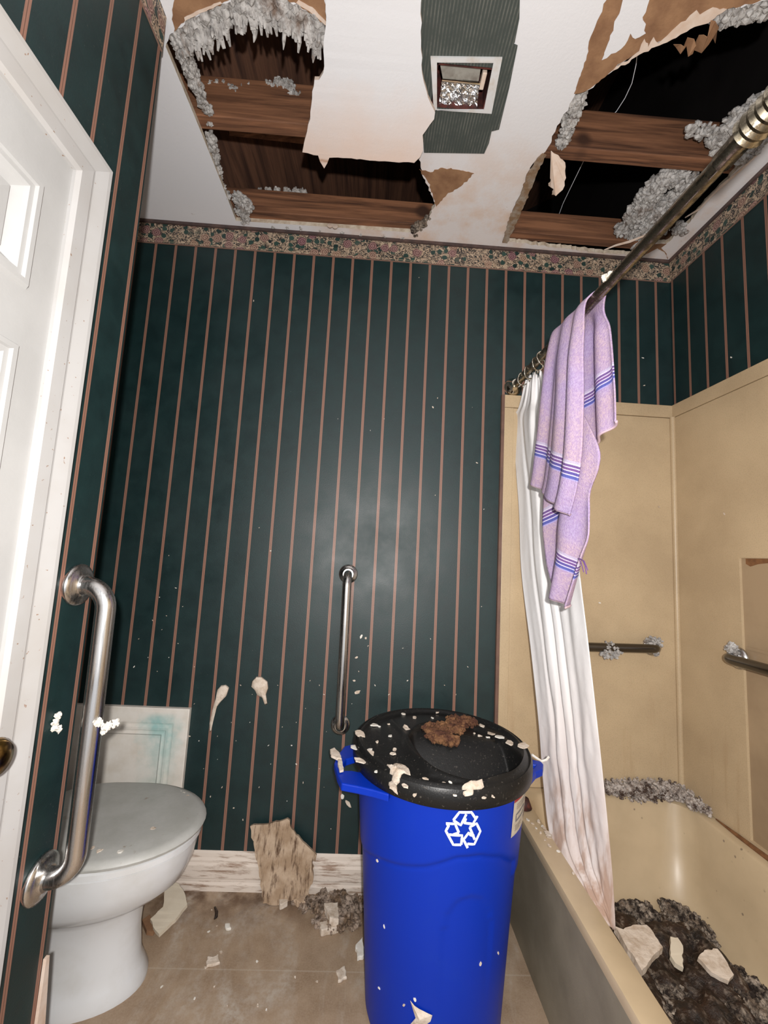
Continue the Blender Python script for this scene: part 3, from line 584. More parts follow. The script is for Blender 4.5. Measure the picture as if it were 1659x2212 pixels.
for i, (a, b) in enumerate(er):
    t = i / 89; r = []
    for j in range(NS):
        s = j / (NS - 1)
        p = Vector(a).lerp(Vector(b), s)
        ph = s + .015 * math.sin(t * 5 + s * 7)
        amp = .010
        edge = math.sin(PI * s) ** .35 if 0 < s < 1 else 0
        up = max(0, 1 - t * 5)
        fold = up * .9 * math.sin(ph * 2 * PI * 4.3) + .3 * math.sin(ph * 2 * PI * 1.6 + 1.2 * t + .6)
        for c_, w_, d_ in ((.20 + .10 * t, .030, .7), (.46 - .03 * math.sin(3 * t), .035, 1.3), (.56 + .06 * t, .025, .6), (.80 - .1 * t, .05, .35)):
            q = (ph - c_) / w_; fold += d_ * math.exp(-q * q)
        wr_ = .004 * noise.noise(Vector((s * 9, t * 14, 3))) + .0035 * smooth(.45, .75, t) * noise.noise(Vector((s * 7 + t * 20, t * 24 - s * 9, 9)))
        p = p + Vector(((amp * fold + wr_) * edge, .012 * fold * edge * (1 - t), 0))
        if i < 3 and j % 12 < 6: p.z -= .005 * (3 - i)
        if p.z < TZ + .004: p.x = max(p.x, TX + .068 + .02 * smooth(TZ, TZ - .2, p.z))
        r.append(tuple(p))
    rows.append(r)
cu = obj('shower_curtain', grid(rows), M['curtain'], smooth=True)
cu.modifiers.new('thick', 'SOLIDIFY').thickness = .0015
tags(cu, 'white cloth shower curtain gathered to a narrow bunch, browned towards its foot in the tub', 'shower curtain')

# ---------------------------------------------------------------- lavender towel folded over the rod
def cloth_panel(L, Rr, ni, nj, foldfn, band, back=0):
    er = smooth_rows([[a, b] for a, b in zip(L, Rr)], ni); V, UV = [], []
    for i, (a, b) in enumerate(er):
        t = i / (ni - 1)
        for j in range(nj):
            s = j / (nj - 1); p = Vector(a).lerp(Vector(b), s); p.x += foldfn(s, t)
            V.append(tuple(p)); UV.append((s, band(s, t, p)))
    F = [(i * nj + j, i * nj + j + 1, (i + 1) * nj + j + 1, (i + 1) * nj + j) for i in range(ni - 1) for j in range(nj - 1)]
    return V, F, UV
tw = empty('towel', (1.31, -.5, 1.2), 'lavender terry towel with blue and purple stripes slung over the curtain rod', 'towel')
def bandline(a, b):
    """signed drop below the line a-b (two points on the towel), in metres"""
    def f(s, t, p):
        k = (p.y - a[1]) / (b[1] - a[1]) if abs(b[1] - a[1]) > 1e-6 else 0
        z = a[2] + (b[2] - a[2]) * k
        return (z - p.z) * (1 / math.sqrt(1 + ((b[2] - a[2]) / (b[1] - a[1])) ** 2))
    return f
def split_band(f, g):
    def h(s, t, p):
        u, v = f(s, t, p) if s < .52 else 1.0, g(s, t, p) if s > .36 else 1.0; return u if abs(u) < abs(v) else v
    return h
def towel_part(name, LR, ni, nj, fold, band, th=.004):
    V, F, UV = cloth_panel(LR[0], LR[1], ni, nj, fold, band)
    o = obj(name, (V, F), M['towel'], tw, smooth=True, uv=UV, fix=False)
    o.modifiers.new('thick', 'SOLIDIFY').thickness = th
    low = [V[(ni - 1) * nj + k] for k in range(nj)]
    obj('hem', tube(low, .0034, 8), M['hem'], tw, smooth=True)['label'] = 'pale stitched hem'
    return o
# front layer: over the rod, down to the upper hem
fl_ = [tuple(rodp(-.36) + Vector((.010, 0, .018)))] + [(1.303,-0.4104,1.8308),(1.303,-0.3813,1.7474),(1.303,-0.3672,1.6663),(1.303,-0.3438,1.5584),(1.303,-0.3226,1.4769),(1.303,-0.3103,1.4286),(1.303,-0.2973,1.4003)]
fr_ = [tuple(rodp(-.615) + Vector((.010, 0, .018)))] + [(1.303,-0.5932,1.8113),(1.303,-0.5909,1.7293),(1.303,-0.5906,1.633),(1.303,-0.5883,1.5277),(1.303,-0.5797,1.4259),(1.303,-0.5538,1.3388),(1.303,-0.5222,1.282)]
b1 = [(1.298,-0.3335,1.5059),(1.298,-0.5361,1.3983)]
towel_part('front_layer', (fl_, fr_), 70, 60, lambda s, t: -.012 * smooth(.02, .3, t) * (.5 + .5 * math.sin(s * 2 * PI * 2.6 + .6 * t)) - .006 * math.sin(s * PI * 7.1 + 1) * smooth(.1, .5, t) - .01 * (s > .42) * smooth(.42, .46, s) * smooth(.15, .4, t), bandline(*b1))
# lower layer: the longer end, twisting to a point
ll = [(1.318,-0.394,1.5855),(1.318,-0.3724,1.4518),(1.318,-0.3559,1.3546),(1.318,-0.3452,1.2727),(1.318,-0.3397,1.2371),(1.318,-0.3476,1.1551),(1.318,-0.3577,1.11),(1.318,-0.3644,1.0736)]
lr = [(1.318,-0.5522,1.5298),(1.318,-0.6057,1.4371),(1.318,-0.5975,1.3885),(1.318,-0.5563,1.337),(1.318,-0.5541,1.282),(1.318,-0.5561,1.2249),(1.318,-0.5324,1.1742),(1.318,-0.4678,1.0439)]
b2 = [(1.318,-0.351,1.2915),(1.318,-0.4341,1.3251)]; b3 = [(1.318,-0.4331,1.1847),(1.318,-0.5168,1.1382)]
towel_part('lower_layer', (ll, lr), 70, 46, lambda s, t: -.010 * math.sin(s * 2 * PI * 1.4 + 4 * t) - .008 * math.sin(s * 9 + 2 + 2 * t), split_band(bandline(*b2), bandline(*b3)))
# back layer: falls on the tub side of the rod
bl = [tuple(rodp(-.44) + Vector((.004, 0, .0175)))] + [(1.343,-0.4646,1.847),(1.343,-0.4519,1.7848),(1.343,-0.447,1.7181),(1.343,-0.4474,1.6358),(1.343,-0.4529,1.5531),(1.343,-0.4682,1.4504)]
br = [tuple(rodp(-.655) + Vector((.004, 0, .0175)))] + [(1.343,-0.5893,1.7971),(1.343,-0.5949,1.7482),(1.343,-0.6041,1.6887),(1.343,-0.6129,1.6252),(1.343,-0.6215,1.5637),(1.343,-0.6261,1.4953)]
b4 = [(1.343,-0.5153,1.6),(1.343,-0.611,1.6261)]
towel_part('back_layer', (bl, br), 60, 40, lambda s, t: .012 * smooth(.02, .3, t) + .008 * math.sin(s * 2 * PI * 2.2 + 2 * t) * smooth(.1, .4, t), bandline(*b4))
th_ = [(1.318,-0.5257,1.173),(1.318,-0.5454,1.1686),(1.318,-0.556,1.1554),(1.318,-0.5622,1.1357),(1.318,-0.5518,1.1665),(1.318,-0.5684,1.1448),(1.318,-0.5389,1.1595),(1.318,-0.5497,1.1396)]
obj('frayed_threads', geo(tube([th_[0], th_[1], th_[2], th_[3]], .0014, 5), tube([th_[0], th_[4], th_[5]], .0012, 5), tube([th_[0], th_[6], th_[7]], .0012, 5)), M['towel'], tw)

# ================================================================ TOILET
def bowl(fx, bx, hw, z, cy=-.300, n=48, sq=2.2):
    P = []; cx = fx - (fx - bx) * .5
    for k in range(n):
        a = 2 * PI * k / n; c, s_ = math.cos(a), math.sin(a)
        e = 2.0 if c > 0 else sq + 1.0
        P.append((cx + (fx - bx) * .5 * math.copysign(abs(c) ** (2 / e), c), cy + hw * math.copysign(abs(s_) ** (2 / e), s_), z))
    return P
to = empty('toilet', (.05, -.30, 0), 'white toilet with closed dusty lid sitting in the alcove', 'toilet')
obj('bowl', loft([bowl(.262, -.12, .112, .0), bowl(.262, -.12, .112, .012), bowl(.250, -.12, .104, .035), bowl(.240, -.12, .097, .06), bowl(.232, -.12, .094, .13), bowl(.236, -.12, .098, .19), bowl(.250, -.13, .112, .215),
                  bowl(.300, -.14, .140, .235), bowl(.335, -.14, .155, .262), bowl(.352, -.14, .163, .30), bowl(.360, -.14, .167, .335), bowl(.362, -.14, .168, .352), bowl(.355, -.14, .163, .356)]), M['porcelain'], to, smooth=True, angle=40)
obj('seat', loft([bowl(.360, -.10, .166, .357), bowl(.368, -.10, .171, .360), bowl(.368, -.10, .171, .372), bowl(.362, -.10, .167, .376)]), M['porcelain'], to, smooth=True, angle=40)
obj('seat_lid', loft([bowl(.364, -.10, .168, .3775), bowl(.374, -.10, .175, .381), bowl(.377, -.10, .177, .388), bowl(.372, -.10, .173, .396), bowl(.355, -.09, .162, .400), bowl(.28, -.04, .115, .403), bowl(.18, .04, .04, .404)]), M['seat_lid'], to, smooth=True, angle=45)
obj('tank', box(-.375, -.165, -.49, -.11, .35, .66), M['porcelain'], to, bevel=.015, seg=3)
obj('tank_lid', box(-.385, -.155, -.50, -.10, .661, .695), M['porcelain'], to, bevel=.01, seg=3)


# moulded panel fixed on the back wall behind the toilet
pn = empty('access_panel', (.02, 0, .118), 'white moulded panel with a turquoise stain on the wall behind the toilet', 'wall panel')
loops = []
X0, X1, Z0, Z1 = -.20, .197, .119, .582
for ins, dep in ((0, .001), (0, .016), (.003, .018), (.050, .018), (.053, .012), (.058, .012), (.066, .017), (.074, .017), (.077, .012), (.082, .012), (.088, .016), (.093, .012), (.12, .012)):
    loops.append([(X0 + ins, -dep, Z0 + ins), (X1 - ins, -dep, Z0 + ins), (X1 - ins, -dep, Z1 - ins), (X0 + ins, -dep, Z1 - ins)])
obj('panel_face', loft(loops), M['panel'], pn)

# ================================================================ BLUE RECYCLING BIN
CX, CY, R0, R1 = 1.024, -.3375, .1747, .2316
KR = (R1 - R0) / .64
bn = empty('recycling_bin', (CX, CY, 0), 'tall blue plastic recycling bin with a black lid and white recycling arrows', 'bin')
wv = [(0.823,-0.3989,0.3984),(0.8557,-0.4677,0.4283),(0.9108,-0.5198,0.4482),(0.96,-0.5438,0.4647),(0.9904,-0.5521,0.478),(1.0273,-0.5561,0.4941),(1.0813,-0.5486,0.4951),(1.1349,-0.5241,0.4768),(1.1893,-0.4722,0.4331)]
wa = [math.atan2(y - CY, x - CX) for x, y, z in wv]; wz = [z for x, y, z in wv]
wa = [a - 2 * PI if a > PI / 2 else a for a in wa]
av = [(1.0079,-0.5415,0.3371),(1.0162,-0.5452,0.3729),(1.0356,-0.5473,0.3983),(1.0674,-0.5438,0.4057),(1.0965,-0.5343,0.3944),(1.1164,-0.5231,0.3668),(1.1268,-0.5133,0.3255)]
aa = [math.atan2(y - CY, x - CX) for x, y, z in av]; az = [z for x, y, z in av]
NT = 160; rows = []
zs = [0, .004, .012] + [.012 + (.612 - .012) * k / 110 for k in range(1, 111)]
def body_r(a, z):
    r = R0 + KR * z
    a2 = a - 2 * PI if a > PI / 2 else a
    zw = interp(a2, wa, wz) if wa[0] < a2 < wa[-1] else wz[0] + .004 * math.sin(3 * a2)
    d = z - zw
    r -= .0045 * smooth(.004, -.004, d) * smooth(-.55, -.02, d)
    r -= .0035 * math.exp(-(d / .004) ** 2)
    if aa[0] < a2 < aa[-1]:
        d2 = z - interp(a2, aa, az); r -= .003 * smooth(.003, -.003, d2) * smooth(-.25, -.0, d2)
    return r
for z in zs:
    rows.append([])
    for k in range(NT):
        a = 2 * PI * k / NT; r = body_r(a, z) - (.006 if z == 0 else .002 if z == .004 else 0)
        rows[-1].append((CX + r * math.cos(a), CY + r * math.sin(a), z + .0005))
for r, z in ((.236, .614), (.238, .620), (.238, .632), (.232, .634)): rows.append([(CX + r * math.cos(2 * PI * k / NT), CY + r * math.sin(2 * PI * k / NT), z) for k in range(NT)])
obj('body', loft(rows, True, False), M['blue'], bn, smooth=True, angle=60)
def d_ring(ang, z0, z1, ext):
    u = Vector((math.cos(ang), math.sin(ang), 0)); v = Vector((-u.y, u.x, 0)); c = Vector((CX, CY, 0))
    o_ = [c + u * .212 + v * .085, c + u * (.225 + ext * .75) + v * .062, c + u * (.225 + ext) + v * .045, c + u * (.225 + ext) - v * .045, c + u * (.225 + ext * .75) - v * .062, c + u * .212 - v * .085]
    i_ = [c + u * .212 + v * .050, c + u * (.225 + ext * .55) + v * .040, c + u * (.225 + ext * .62) + v * .030, c + u * (.225 + ext * .62) - v * .030, c + u * (.225 + ext * .55) - v * .040, c + u * .212 - v * .050]
    return prism([[tuple(p) for p in o_], [tuple(p) for p in i_]], 'z', z0, z1)
def side_handle(outer, inner): return prism([outer, inner], 'z', .588, .606)
obj('handle', side_handle([(0.8295,-0.3212,0.606),(0.7838,-0.2803,0.606),(0.7564,-0.2967,0.606),(0.7384,-0.3543,0.606),(0.7342,-0.3938,0.606),(0.7471,-0.4511,0.606),(0.7598,-0.487,0.606),(0.8012,-0.4981,0.606),(0.8342,-0.5094,0.606),(0.8715,-0.5256,0.606),(0.8854,-0.4752,0.606),(0.8544,-0.3658,0.606)], [(0.8167,-0.3535,0.606),(0.7889,-0.3556,0.606),(0.7646,-0.3723,0.606),(0.7566,-0.4016,0.606),(0.763,-0.4284,0.606),(0.7818,-0.4271,0.606),(0.8173,-0.4379,0.606),(0.836,-0.441,0.606),(0.8353,-0.3914,0.606)]), M['blue'], bn, bevel=.003)
obj('handle', side_handle([(1.246,-0.3372,0.606),(1.2868,-0.3343,0.606),(1.3068,-0.3431,0.606),(1.3082,-0.358,0.606),(1.2925,-0.388,0.606),(1.2683,-0.4035,0.606),(1.2258,-0.454,0.606),(1.1896,-0.4563,0.606)], [(1.2397,-0.3677,0.606),(1.2708,-0.3606,0.606),(1.2846,-0.3646,0.606),(1.2732,-0.3799,0.606),(1.2454,-0.405,0.606),(1.2164,-0.4226,0.606)]), M['blue'], bn, bevel=.003)
# recycling arrows, printed on the curved front
def on_cone(p, off):
    a = math.atan2(p[1] - CY, p[0] - CX); r = body_r(a % (2 * PI), p[2]) + off
    return Vector((CX + r * math.cos(a), CY + r * math.sin(a), p[2]))
def ribbon(pts, w, closed=False, off=.0012):
    """flat printed stroke on the bin's surface"""
    P = []
    n = len(pts)
    for k in range(n if closed else n - 1):
        a = Vector(pts[k]); b = Vector(pts[(k + 1) % n])
        for j in range(4): P.append(a.lerp(b, j / 4))
    if not closed: P.append(Vector(pts[-1]))
    V, F = [], []; m = len(P)
    for k, p in enumerate(P):
        q0 = P[(k - 1) % m] if closed or k else p; q1 = P[(k + 1) % m] if closed or k < m - 1 else p
        t = (q1 - q0).normalized(); nr = Vector((p.x - CX, p.y - CY, 0)).normalized(); s = nr.cross(t).normalized() * w / 2
        V += [tuple(on_cone(p + s, off)), tuple(on_cone(p - s, off))]
    for k in range(m if closed else m - 1):
        i, j = 2 * k, 2 * ((k + 1) % m); F.append((i, i + 1, j + 1, j))
    return V, F
W_ = .0056
strokes = [ribbon([(1.0146,-0.5634,0.5785),(1.0271,-0.5652,0.5963),(1.0547,-0.5631,0.5959),(1.0617,-0.5612,0.5863),(1.0665,-0.5597,0.5797)], W_), ribbon([(1.0146,-0.5634,0.5785),(1.0317,-0.5626,0.568),(1.0431,-0.5641,0.5922)], W_), ribbon([(1.0694,-0.5598,0.5866),(1.0593,-0.5601,0.5701),(1.0399,-0.5626,0.573),(1.0425,-0.5633,0.5831)], W_),
           ribbon([(1.0521,-0.5605,0.5635),(1.0681,-0.5586,0.5704),(1.0781,-0.5546,0.5519),(1.0651,-0.555,0.5249),(1.0487,-0.5577,0.5271)], W_), ribbon([(1.0521,-0.5605,0.5635),(1.0657,-0.5558,0.535)], W_), ribbon([(1.0503,-0.5567,0.5179),(1.0397,-0.5593,0.5365),(1.0506,-0.5596,0.5514),(1.0552,-0.5585,0.546),(1.0641,-0.5569,0.5433)], W_),
           ribbon([(1.0351,-0.5586,0.5255),(1.0174,-0.5588,0.5251),(0.9995,-0.5601,0.554),(1.005,-0.5617,0.5657),(0.9997,-0.5616,0.5703),(1.0191,-0.5629,0.5707),(1.0284,-0.5612,0.5517)], W_), ribbon([(1.0351,-0.5586,0.5255),(1.0361,-0.5604,0.5457),(1.007,-0.5602,0.5466)], W_), ribbon([(1.0284,-0.5612,0.5517),(1.0162,-0.5607,0.5473)], W_)]
obj('recycling_mark', geo(*strokes), M['white_mark'], bn, fix=False)
# product sticker with red header
def quad_on_cone(a, b, c, d, off, n=10):
    """patch between corners a(top left) b(top right) c(bottom right) d(bottom left)"""
    A, B, C_, D = map(Vector, (a, b, c, d)); rows = []
    for i in range(n + 1): rows.append([tuple(on_cone(A.lerp(D, i / n).lerp(B.lerp(C_, i / n), j / n), off)) for j in range(n + 1)])
    return grid(rows)
def ang_pt(deg, z): a = math.radians(deg); return (CX + math.cos(a), CY + math.sin(a), z)
def acp(deg, z):
    a = math.radians(deg); r = R0 + KR * z; return (CX + r * math.cos(a), CY + r * math.sin(a), z)
sk = obj('sticker', quad_on_cone(acp(-50, .606), acp(-12, .606), acp(-12, .508), acp(-50, .508), .0010), M['sticker'], bn, fix=False)
obj('red_header', quad_on_cone(acp(-50, .606), acp(-12, .606), acp(-12, .588), acp(-50, .588), .0016), M['red_print'], sk, fix=False)
obj('header_print', geo(*[quad_on_cone(acp(-46 + k * 5, .601), acp(-43 + k * 5, .601), acp(-43 + k * 5, .594), acp(-46 + k * 5, .594), .0021, 2) for k in range(4)]), M['sticker'], sk, fix=False)
obj('printed_bin_outline', ribbon([acp(-46, .556), acp(-33, .560), acp(-32, .548), acp(-36, .543), acp(-46, .541)], .004, True, .0018), M['grey_print'], sk, fix=False)
obj('lettering', geo(*[quad_on_cone(acp(-46, z), acp(-46 + L, z), acp(-46 + L, z - .0022), acp(-46, z - .0022), .0018, 3) for z, L in ((.580, 18), (.575, 14), (.570, 16), (.530, 9), (.525, 9), (.520, 7))] + [quad_on_cone(acp(-30, .532), acp(-24, .532), acp(-24, .518), acp(-30, .518), .0018, 2)]), blotch('faint print', (.34, .29, .24), (.28, .24, .21), 60), sk, fix=False)
obj('blue_edge', quad_on_cone(acp(-17, .59), acp(-13, .59), acp(-13, .53), acp(-17, .53), .0018), M['blue_print'], sk, fix=False)
# lid: domed disc with a deep scooped mouth
LZ = .640
def lid_h(x, y):
    r = math.hypot(x, y)
    h = .013 * math.exp(-((r - .224) / .010) ** 2) + .020 * max(0, 1 - (r / .215) ** 2)
    ex, ey = (x - .055) / .150, (y + .030) / .165; q = math.hypot(ex, ey)
    m_ = smooth(1.0, .88, q) * smooth(-.095, -.06, x + .25 * (y + .02))
    h -= m_ * (.012 + .105 * smooth(.05, -.085, y))
    h += .010 * math.exp(-((q - 1.06) / .06) ** 2) * smooth(.04, -.06, y) * (r < .222)
    h += .004 * math.exp(-((x + .095 + .25 * (y + .02)) / .008) ** 2) * (r < .19)
    return h
rows = []; NT = 144
for r, z in ((.2395, .606), (.2425, .608), (.2435, .625), (.2425, .640), (.238, .648)): rows.append([(CX + r * math.cos(2 * PI * k / NT), CY + r * math.sin(2 * PI * k / NT), z) for k in range(NT)])
for i in range(0, 71):
    r = .234 * (1 - i / 71); rows.append([(CX + r * math.cos(2 * PI * k / NT), CY + r * math.sin(2 * PI * k / NT), LZ + lid_h(r * math.cos(2 * PI * k / NT), r * math.sin(2 * PI * k / NT))) for k in range(NT)])
obj('lid', loft(rows, False, True), M['black'], bn, smooth=True, angle=70)
def lz(x, y): return LZ + lid_h(x - CX, y - CY)

# ================================================================ DEBRIS
rnd = random.Random(21)
def flake_mesh(n, rx, ry, th, seed):
    r = random.Random(seed); P = []
    for k in range(n):
        a = 2 * PI * k / n; q = r.uniform(.55, 1.15); P.append((rx * q * math.cos(a), ry * q * math.sin(a), 0))
    V, F = prism(P, 'z', 0, th)
    V = [(x, y, z + .25 * th * math.sin(9 * x / rx + seed)) for x, y, z in V]
    return V, F
FL = []
def flake_proto(name, n, rx, ry, th, seed, m):
    V, F = flake_mesh(n, rx, ry, th, seed); me = bpy.data.meshes.new(name); me.from_pydata(V, [], F); me.materials.append(m); return me
def scatter(name, me, loc, rot, scale, label, cat, group):
    o = bpy.data.objects.new(name, me); COL.objects.link(o); o.location = loc; o.rotation_euler = rot; o.scale = scale
    return tags(o, label, cat, group)
protos = [flake_proto('paint_flake', 7 + k % 3, .01, .0065, .0022, 30 + k, M['flake' if k % 3 else 'white_flake']) for k in range(6)]
# flakes lying on the black lid: position, size
lidf = [(0.835,-0.2437,0.662),(0.8826,-0.2459,0.662),(0.931,-0.2843,0.662),(0.8821,-0.3349,0.662),(0.8452,-0.3611,0.662),(0.7976,-0.3275,0.662),(0.7865,-0.3854,0.662),(0.8259,-0.4263,0.662),(0.8014,-0.4525,0.662),(0.84,-0.5016,0.662),(0.9047,-0.5578,0.662),(0.9908,-0.4208,0.662),(1.0681,-0.4223,0.662),(1.1736,-0.2209,0.662),(1.1872,-0.267,0.662),(1.206,-0.2908,0.662),(1.2229,-0.3286,0.662),(1.2417,-0.3802,0.662),(1.011,-0.586,0.662),(1.0741,-0.591,0.662),(1.095,-0.5862,0.662),(0.936,-0.1481,0.662),(1.0506,-0.1276,0.662),(0.9676,-0.1909,0.662),(1.0233,-0.1927,0.662),(0.9515,-0.5451,0.662),(0.923,-0.5896,0.662),(0.8543,-0.2588,0.662),(0.8854,-0.4291,0.662),(0.8903,-0.4085,0.662),(0.8248,-0.3982,0.662),(1.1379,-0.2683,0.662),(1.1505,-0.2832,0.662),(1.175,-0.2841,0.662),(0.9662,-0.4326,0.662),(0.994,-0.5462,0.662),(1.0063,-0.5588,0.662)]
lidb = {5: 2.0, 6: 2.0, 0: 2.2, 2: 1.6, 8: 2.0, 11: 2.3, 12: 1.3, 7: 2.0, 17: 2.0, 13: 1.6, 14: 1.5, 15: 1.7, 16: 1.6}
for k, (x, y, z) in enumerate(lidf):
    s = lidb.get(k, rnd.uniform(.45, 1.0))
    scatter('paint_flake', protos[k % 6], (x, y, lz(x, y) + .0008), (rnd.uniform(-.12, .12), rnd.uniform(-.12, .12), rnd.uniform(0, 6.28)), (s, s, 1.2), 'small pale paint flake lying on the black bin lid', 'paint flake', 'pale flakes on the bin lid')
def chunk(name, pts, th, m, label, cat, zfn=None, seed=1, amp=.003, group=None):
    o = obj(name, slab(rough_outline(pts, .008, amp, seed), th), m); return tags(o, label, cat, group)
def on_lid(pts, dz=.0015): return [(x, y, lz(x, y) + dz) for x, y, z in pts]
def lump(name, pts, h, m, label, cat, seed, surf, group=None):
    """raised irregular crust over an outline lying on surface surf(x, y)"""
    cx = sum(p[0] for p in pts) / len(pts); cy = sum(p[1] for p in pts) / len(pts); out = rough_outline(pts, .006, .002, seed); rows = []
    for q, hh in ((1.0, 0), (.96, .5), (.7, .9), (.35, 1.0), (.05, 1.0)):
        r = []
        for p in out:
            x, y = cx + (p[0] - cx) * q, cy + (p[1] - cy) * q
            r.append((x, y, surf(x, y) + .0006 + h * hh * (1 + .5 * noise.noise(Vector((x * 90, y * 90, seed))))))
        rows.append(r)
    return tags(obj(name, loft(rows), m, smooth=True, angle=50), label, cat, group)
lump('plaster_chunk', [(0.8659,-0.4885,0.665),(0.8851,-0.469,0.665),(0.9009,-0.4724,0.665),(0.9194,-0.4934,0.665),(0.9216,-0.5147,0.665),(0.8985,-0.5287,0.665),(0.886,-0.5533,0.665),(0.8776,-0.5539,0.665),(0.8753,-0.52,0.665)], .008, M['flake'], 'largest pale plaster chunk on the left of the bin lid', 'plaster chunk', 3, lz)
lump('plaster_chunk', [(0.868,-0.5466,0.655),(0.8769,-0.5382,0.655),(0.8842,-0.5569,0.655),(0.886,-0.5893,0.655),(0.8786,-0.5792,0.655),(0.8691,-0.5653,0.655)], .006, M['flake'], 'pale plaster chunk at the lid edge below the largest chunk', 'plaster chunk', 4, lz)
lump('plaster_chunk', [(1.0305,-0.5684,0.66),(1.0514,-0.5559,0.66),(1.0817,-0.5502,0.66),(1.0827,-0.5614,0.66),(1.0625,-0.5737,0.66),(1.0335,-0.5862,0.66)], .006, M['flake'], 'pale plaster smear on the front rim of the bin lid', 'plaster chunk', 5, lz)
lump('plaster_chunk', [(0.9818,-0.3854,0.655),(0.9953,-0.379,0.655),(1.0073,-0.4041,0.655),(1.0069,-0.4338,0.655),(0.9956,-0.4298,0.655),(0.9824,-0.4061,0.655)], .005, M['flake'], 'thin pale plaster chip beside the mouth of the bin lid', 'plaster chunk', 6, lz)
# brown clod at the back of the lid and muck down in the mouth
cl_sp = []
for (x, y, z), q in zip([(1.012,-0.2706,0.67),(1.0499,-0.2535,0.67),(1.0945,-0.2102,0.67),(1.131,-0.2101,0.67),(1.1551,-0.2077,0.67),(1.0262,-0.3079,0.67),(1.0585,-0.3142,0.67),(1.0885,-0.2699,0.67),(1.0126,-0.3091,0.67)], (.030, .034, .034, .026, .014, .026, .026, .022, .022)): cl_sp.append(((x, y, lz(x, y) + .004), (q, q, .012)))
tags(obj('dirt_clod', fluff(cl_sp, 700, .003, .0075, 2), M['brown_clod']), 'crumbly brown dirt heap at the back of the black bin lid', 'dirt')
mk = [((CX + .03 + dx, CY - .085 + dy, lz(CX + .03 + dx, CY - .085 + dy) + .002), (.03, .022, .007)) for dx, dy in ((-.05, .0), (0, -.01), (.05, 0), (.09, .02), (-.02, .025), (.02, .02))]
tags(obj('damp_muck', fluff(mk, 260, .003, .007, 6), M['muck']), 'dark damp muck in the mouth of the bin lid', 'muck', kind='stuff')
# scraps caught on the bin
tags(obj('curled_strip', tube([(1.285,-0.335,0.6186),(1.2997,-0.335,0.6093),(1.313,-0.335,0.6023),(1.3262,-0.335,0.6065),(1.3341,-0.335,0.6154)], .0032, 6), M['white_flake']), 'thin curled pale strip sticking out at the bin right handle', 'strip')
lf = [(0.718,-0.3429,0.612),(0.7285,-0.3315,0.612),(0.7461,-0.3614,0.612),(0.753,-0.3906,0.612),(0.7405,-0.3867,0.612),(0.7246,-0.3731,0.612)]
tags(obj('plaster_scrap', prism(rough_outline(lf, .006, .001, 9), 'z', .609, .616), M['flake']), 'pale crumbling scrap on the bin left handle', 'plaster scrap')
lf = [(0.7428,-0.3823,0.61),(0.7532,-0.3912,0.61),(0.7612,-0.4409,0.61),(0.7522,-0.4458,0.61),(0.7454,-0.4174,0.61)]
tags(obj('plaster_scrap', prism(rough_outline(lf, .006, .001, 10), 'z', .6085, .614), M['flake']), 'narrow pale scrap further down the bin left handle', 'plaster scrap')
# scrap clinging low on the bin
sc = [tuple(on_cone(p, .003)) for p in [(0.9429,-0.5089,0.1672),(0.9533,-0.5127,0.16),(0.9623,-0.5159,0.1578),(0.9824,-0.5213,0.1544),(0.9915,-0.5229,0.1526),(0.9882,-0.5211,0.1389),(0.9769,-0.5174,0.1268),(0.9646,-0.5126,0.1144),(0.9457,-0.5051,0.1155),(0.9566,-0.5116,0.1352)]]
cc = sum((Vector(p) for p in sc), Vector()) / len(sc)
tags(obj('paper_scrap', geo((sc + [tuple(on_cone(cc, .010))], [(k, (k + 1) % len(sc), len(sc)) for k in range(len(sc))]), (sc + [tuple(on_cone(cc, .0015))], [((k + 1) % len(sc), k, len(sc)) for k in range(len(sc))])), M['flake']), 'torn pale scrap stuck low on the front of the blue bin', 'scrap')
for k, p in enumerate([(0.8776,-0.4737,0.2843),(0.9301,-0.5001,0.1472),(1.1493,-0.4891,0.2471),(0.9526,-0.5136,0.172),(0.8529,-0.4627,0.4196),(1.0993,-0.5194,0.2496),(0.8755,-0.4504,0.1333)]):
    q = on_cone(p, .0005); a = math.atan2(q.y - CY, q.x - CX)
    scatter('paint_fleck', protos[k % 6], q, (PI / 2, rnd.uniform(0, 6), a + PI / 2), (.45, .45, .7), 'tiny pale fleck stuck to the side of the blue bin', 'fleck', 'pale flecks on the bin side')

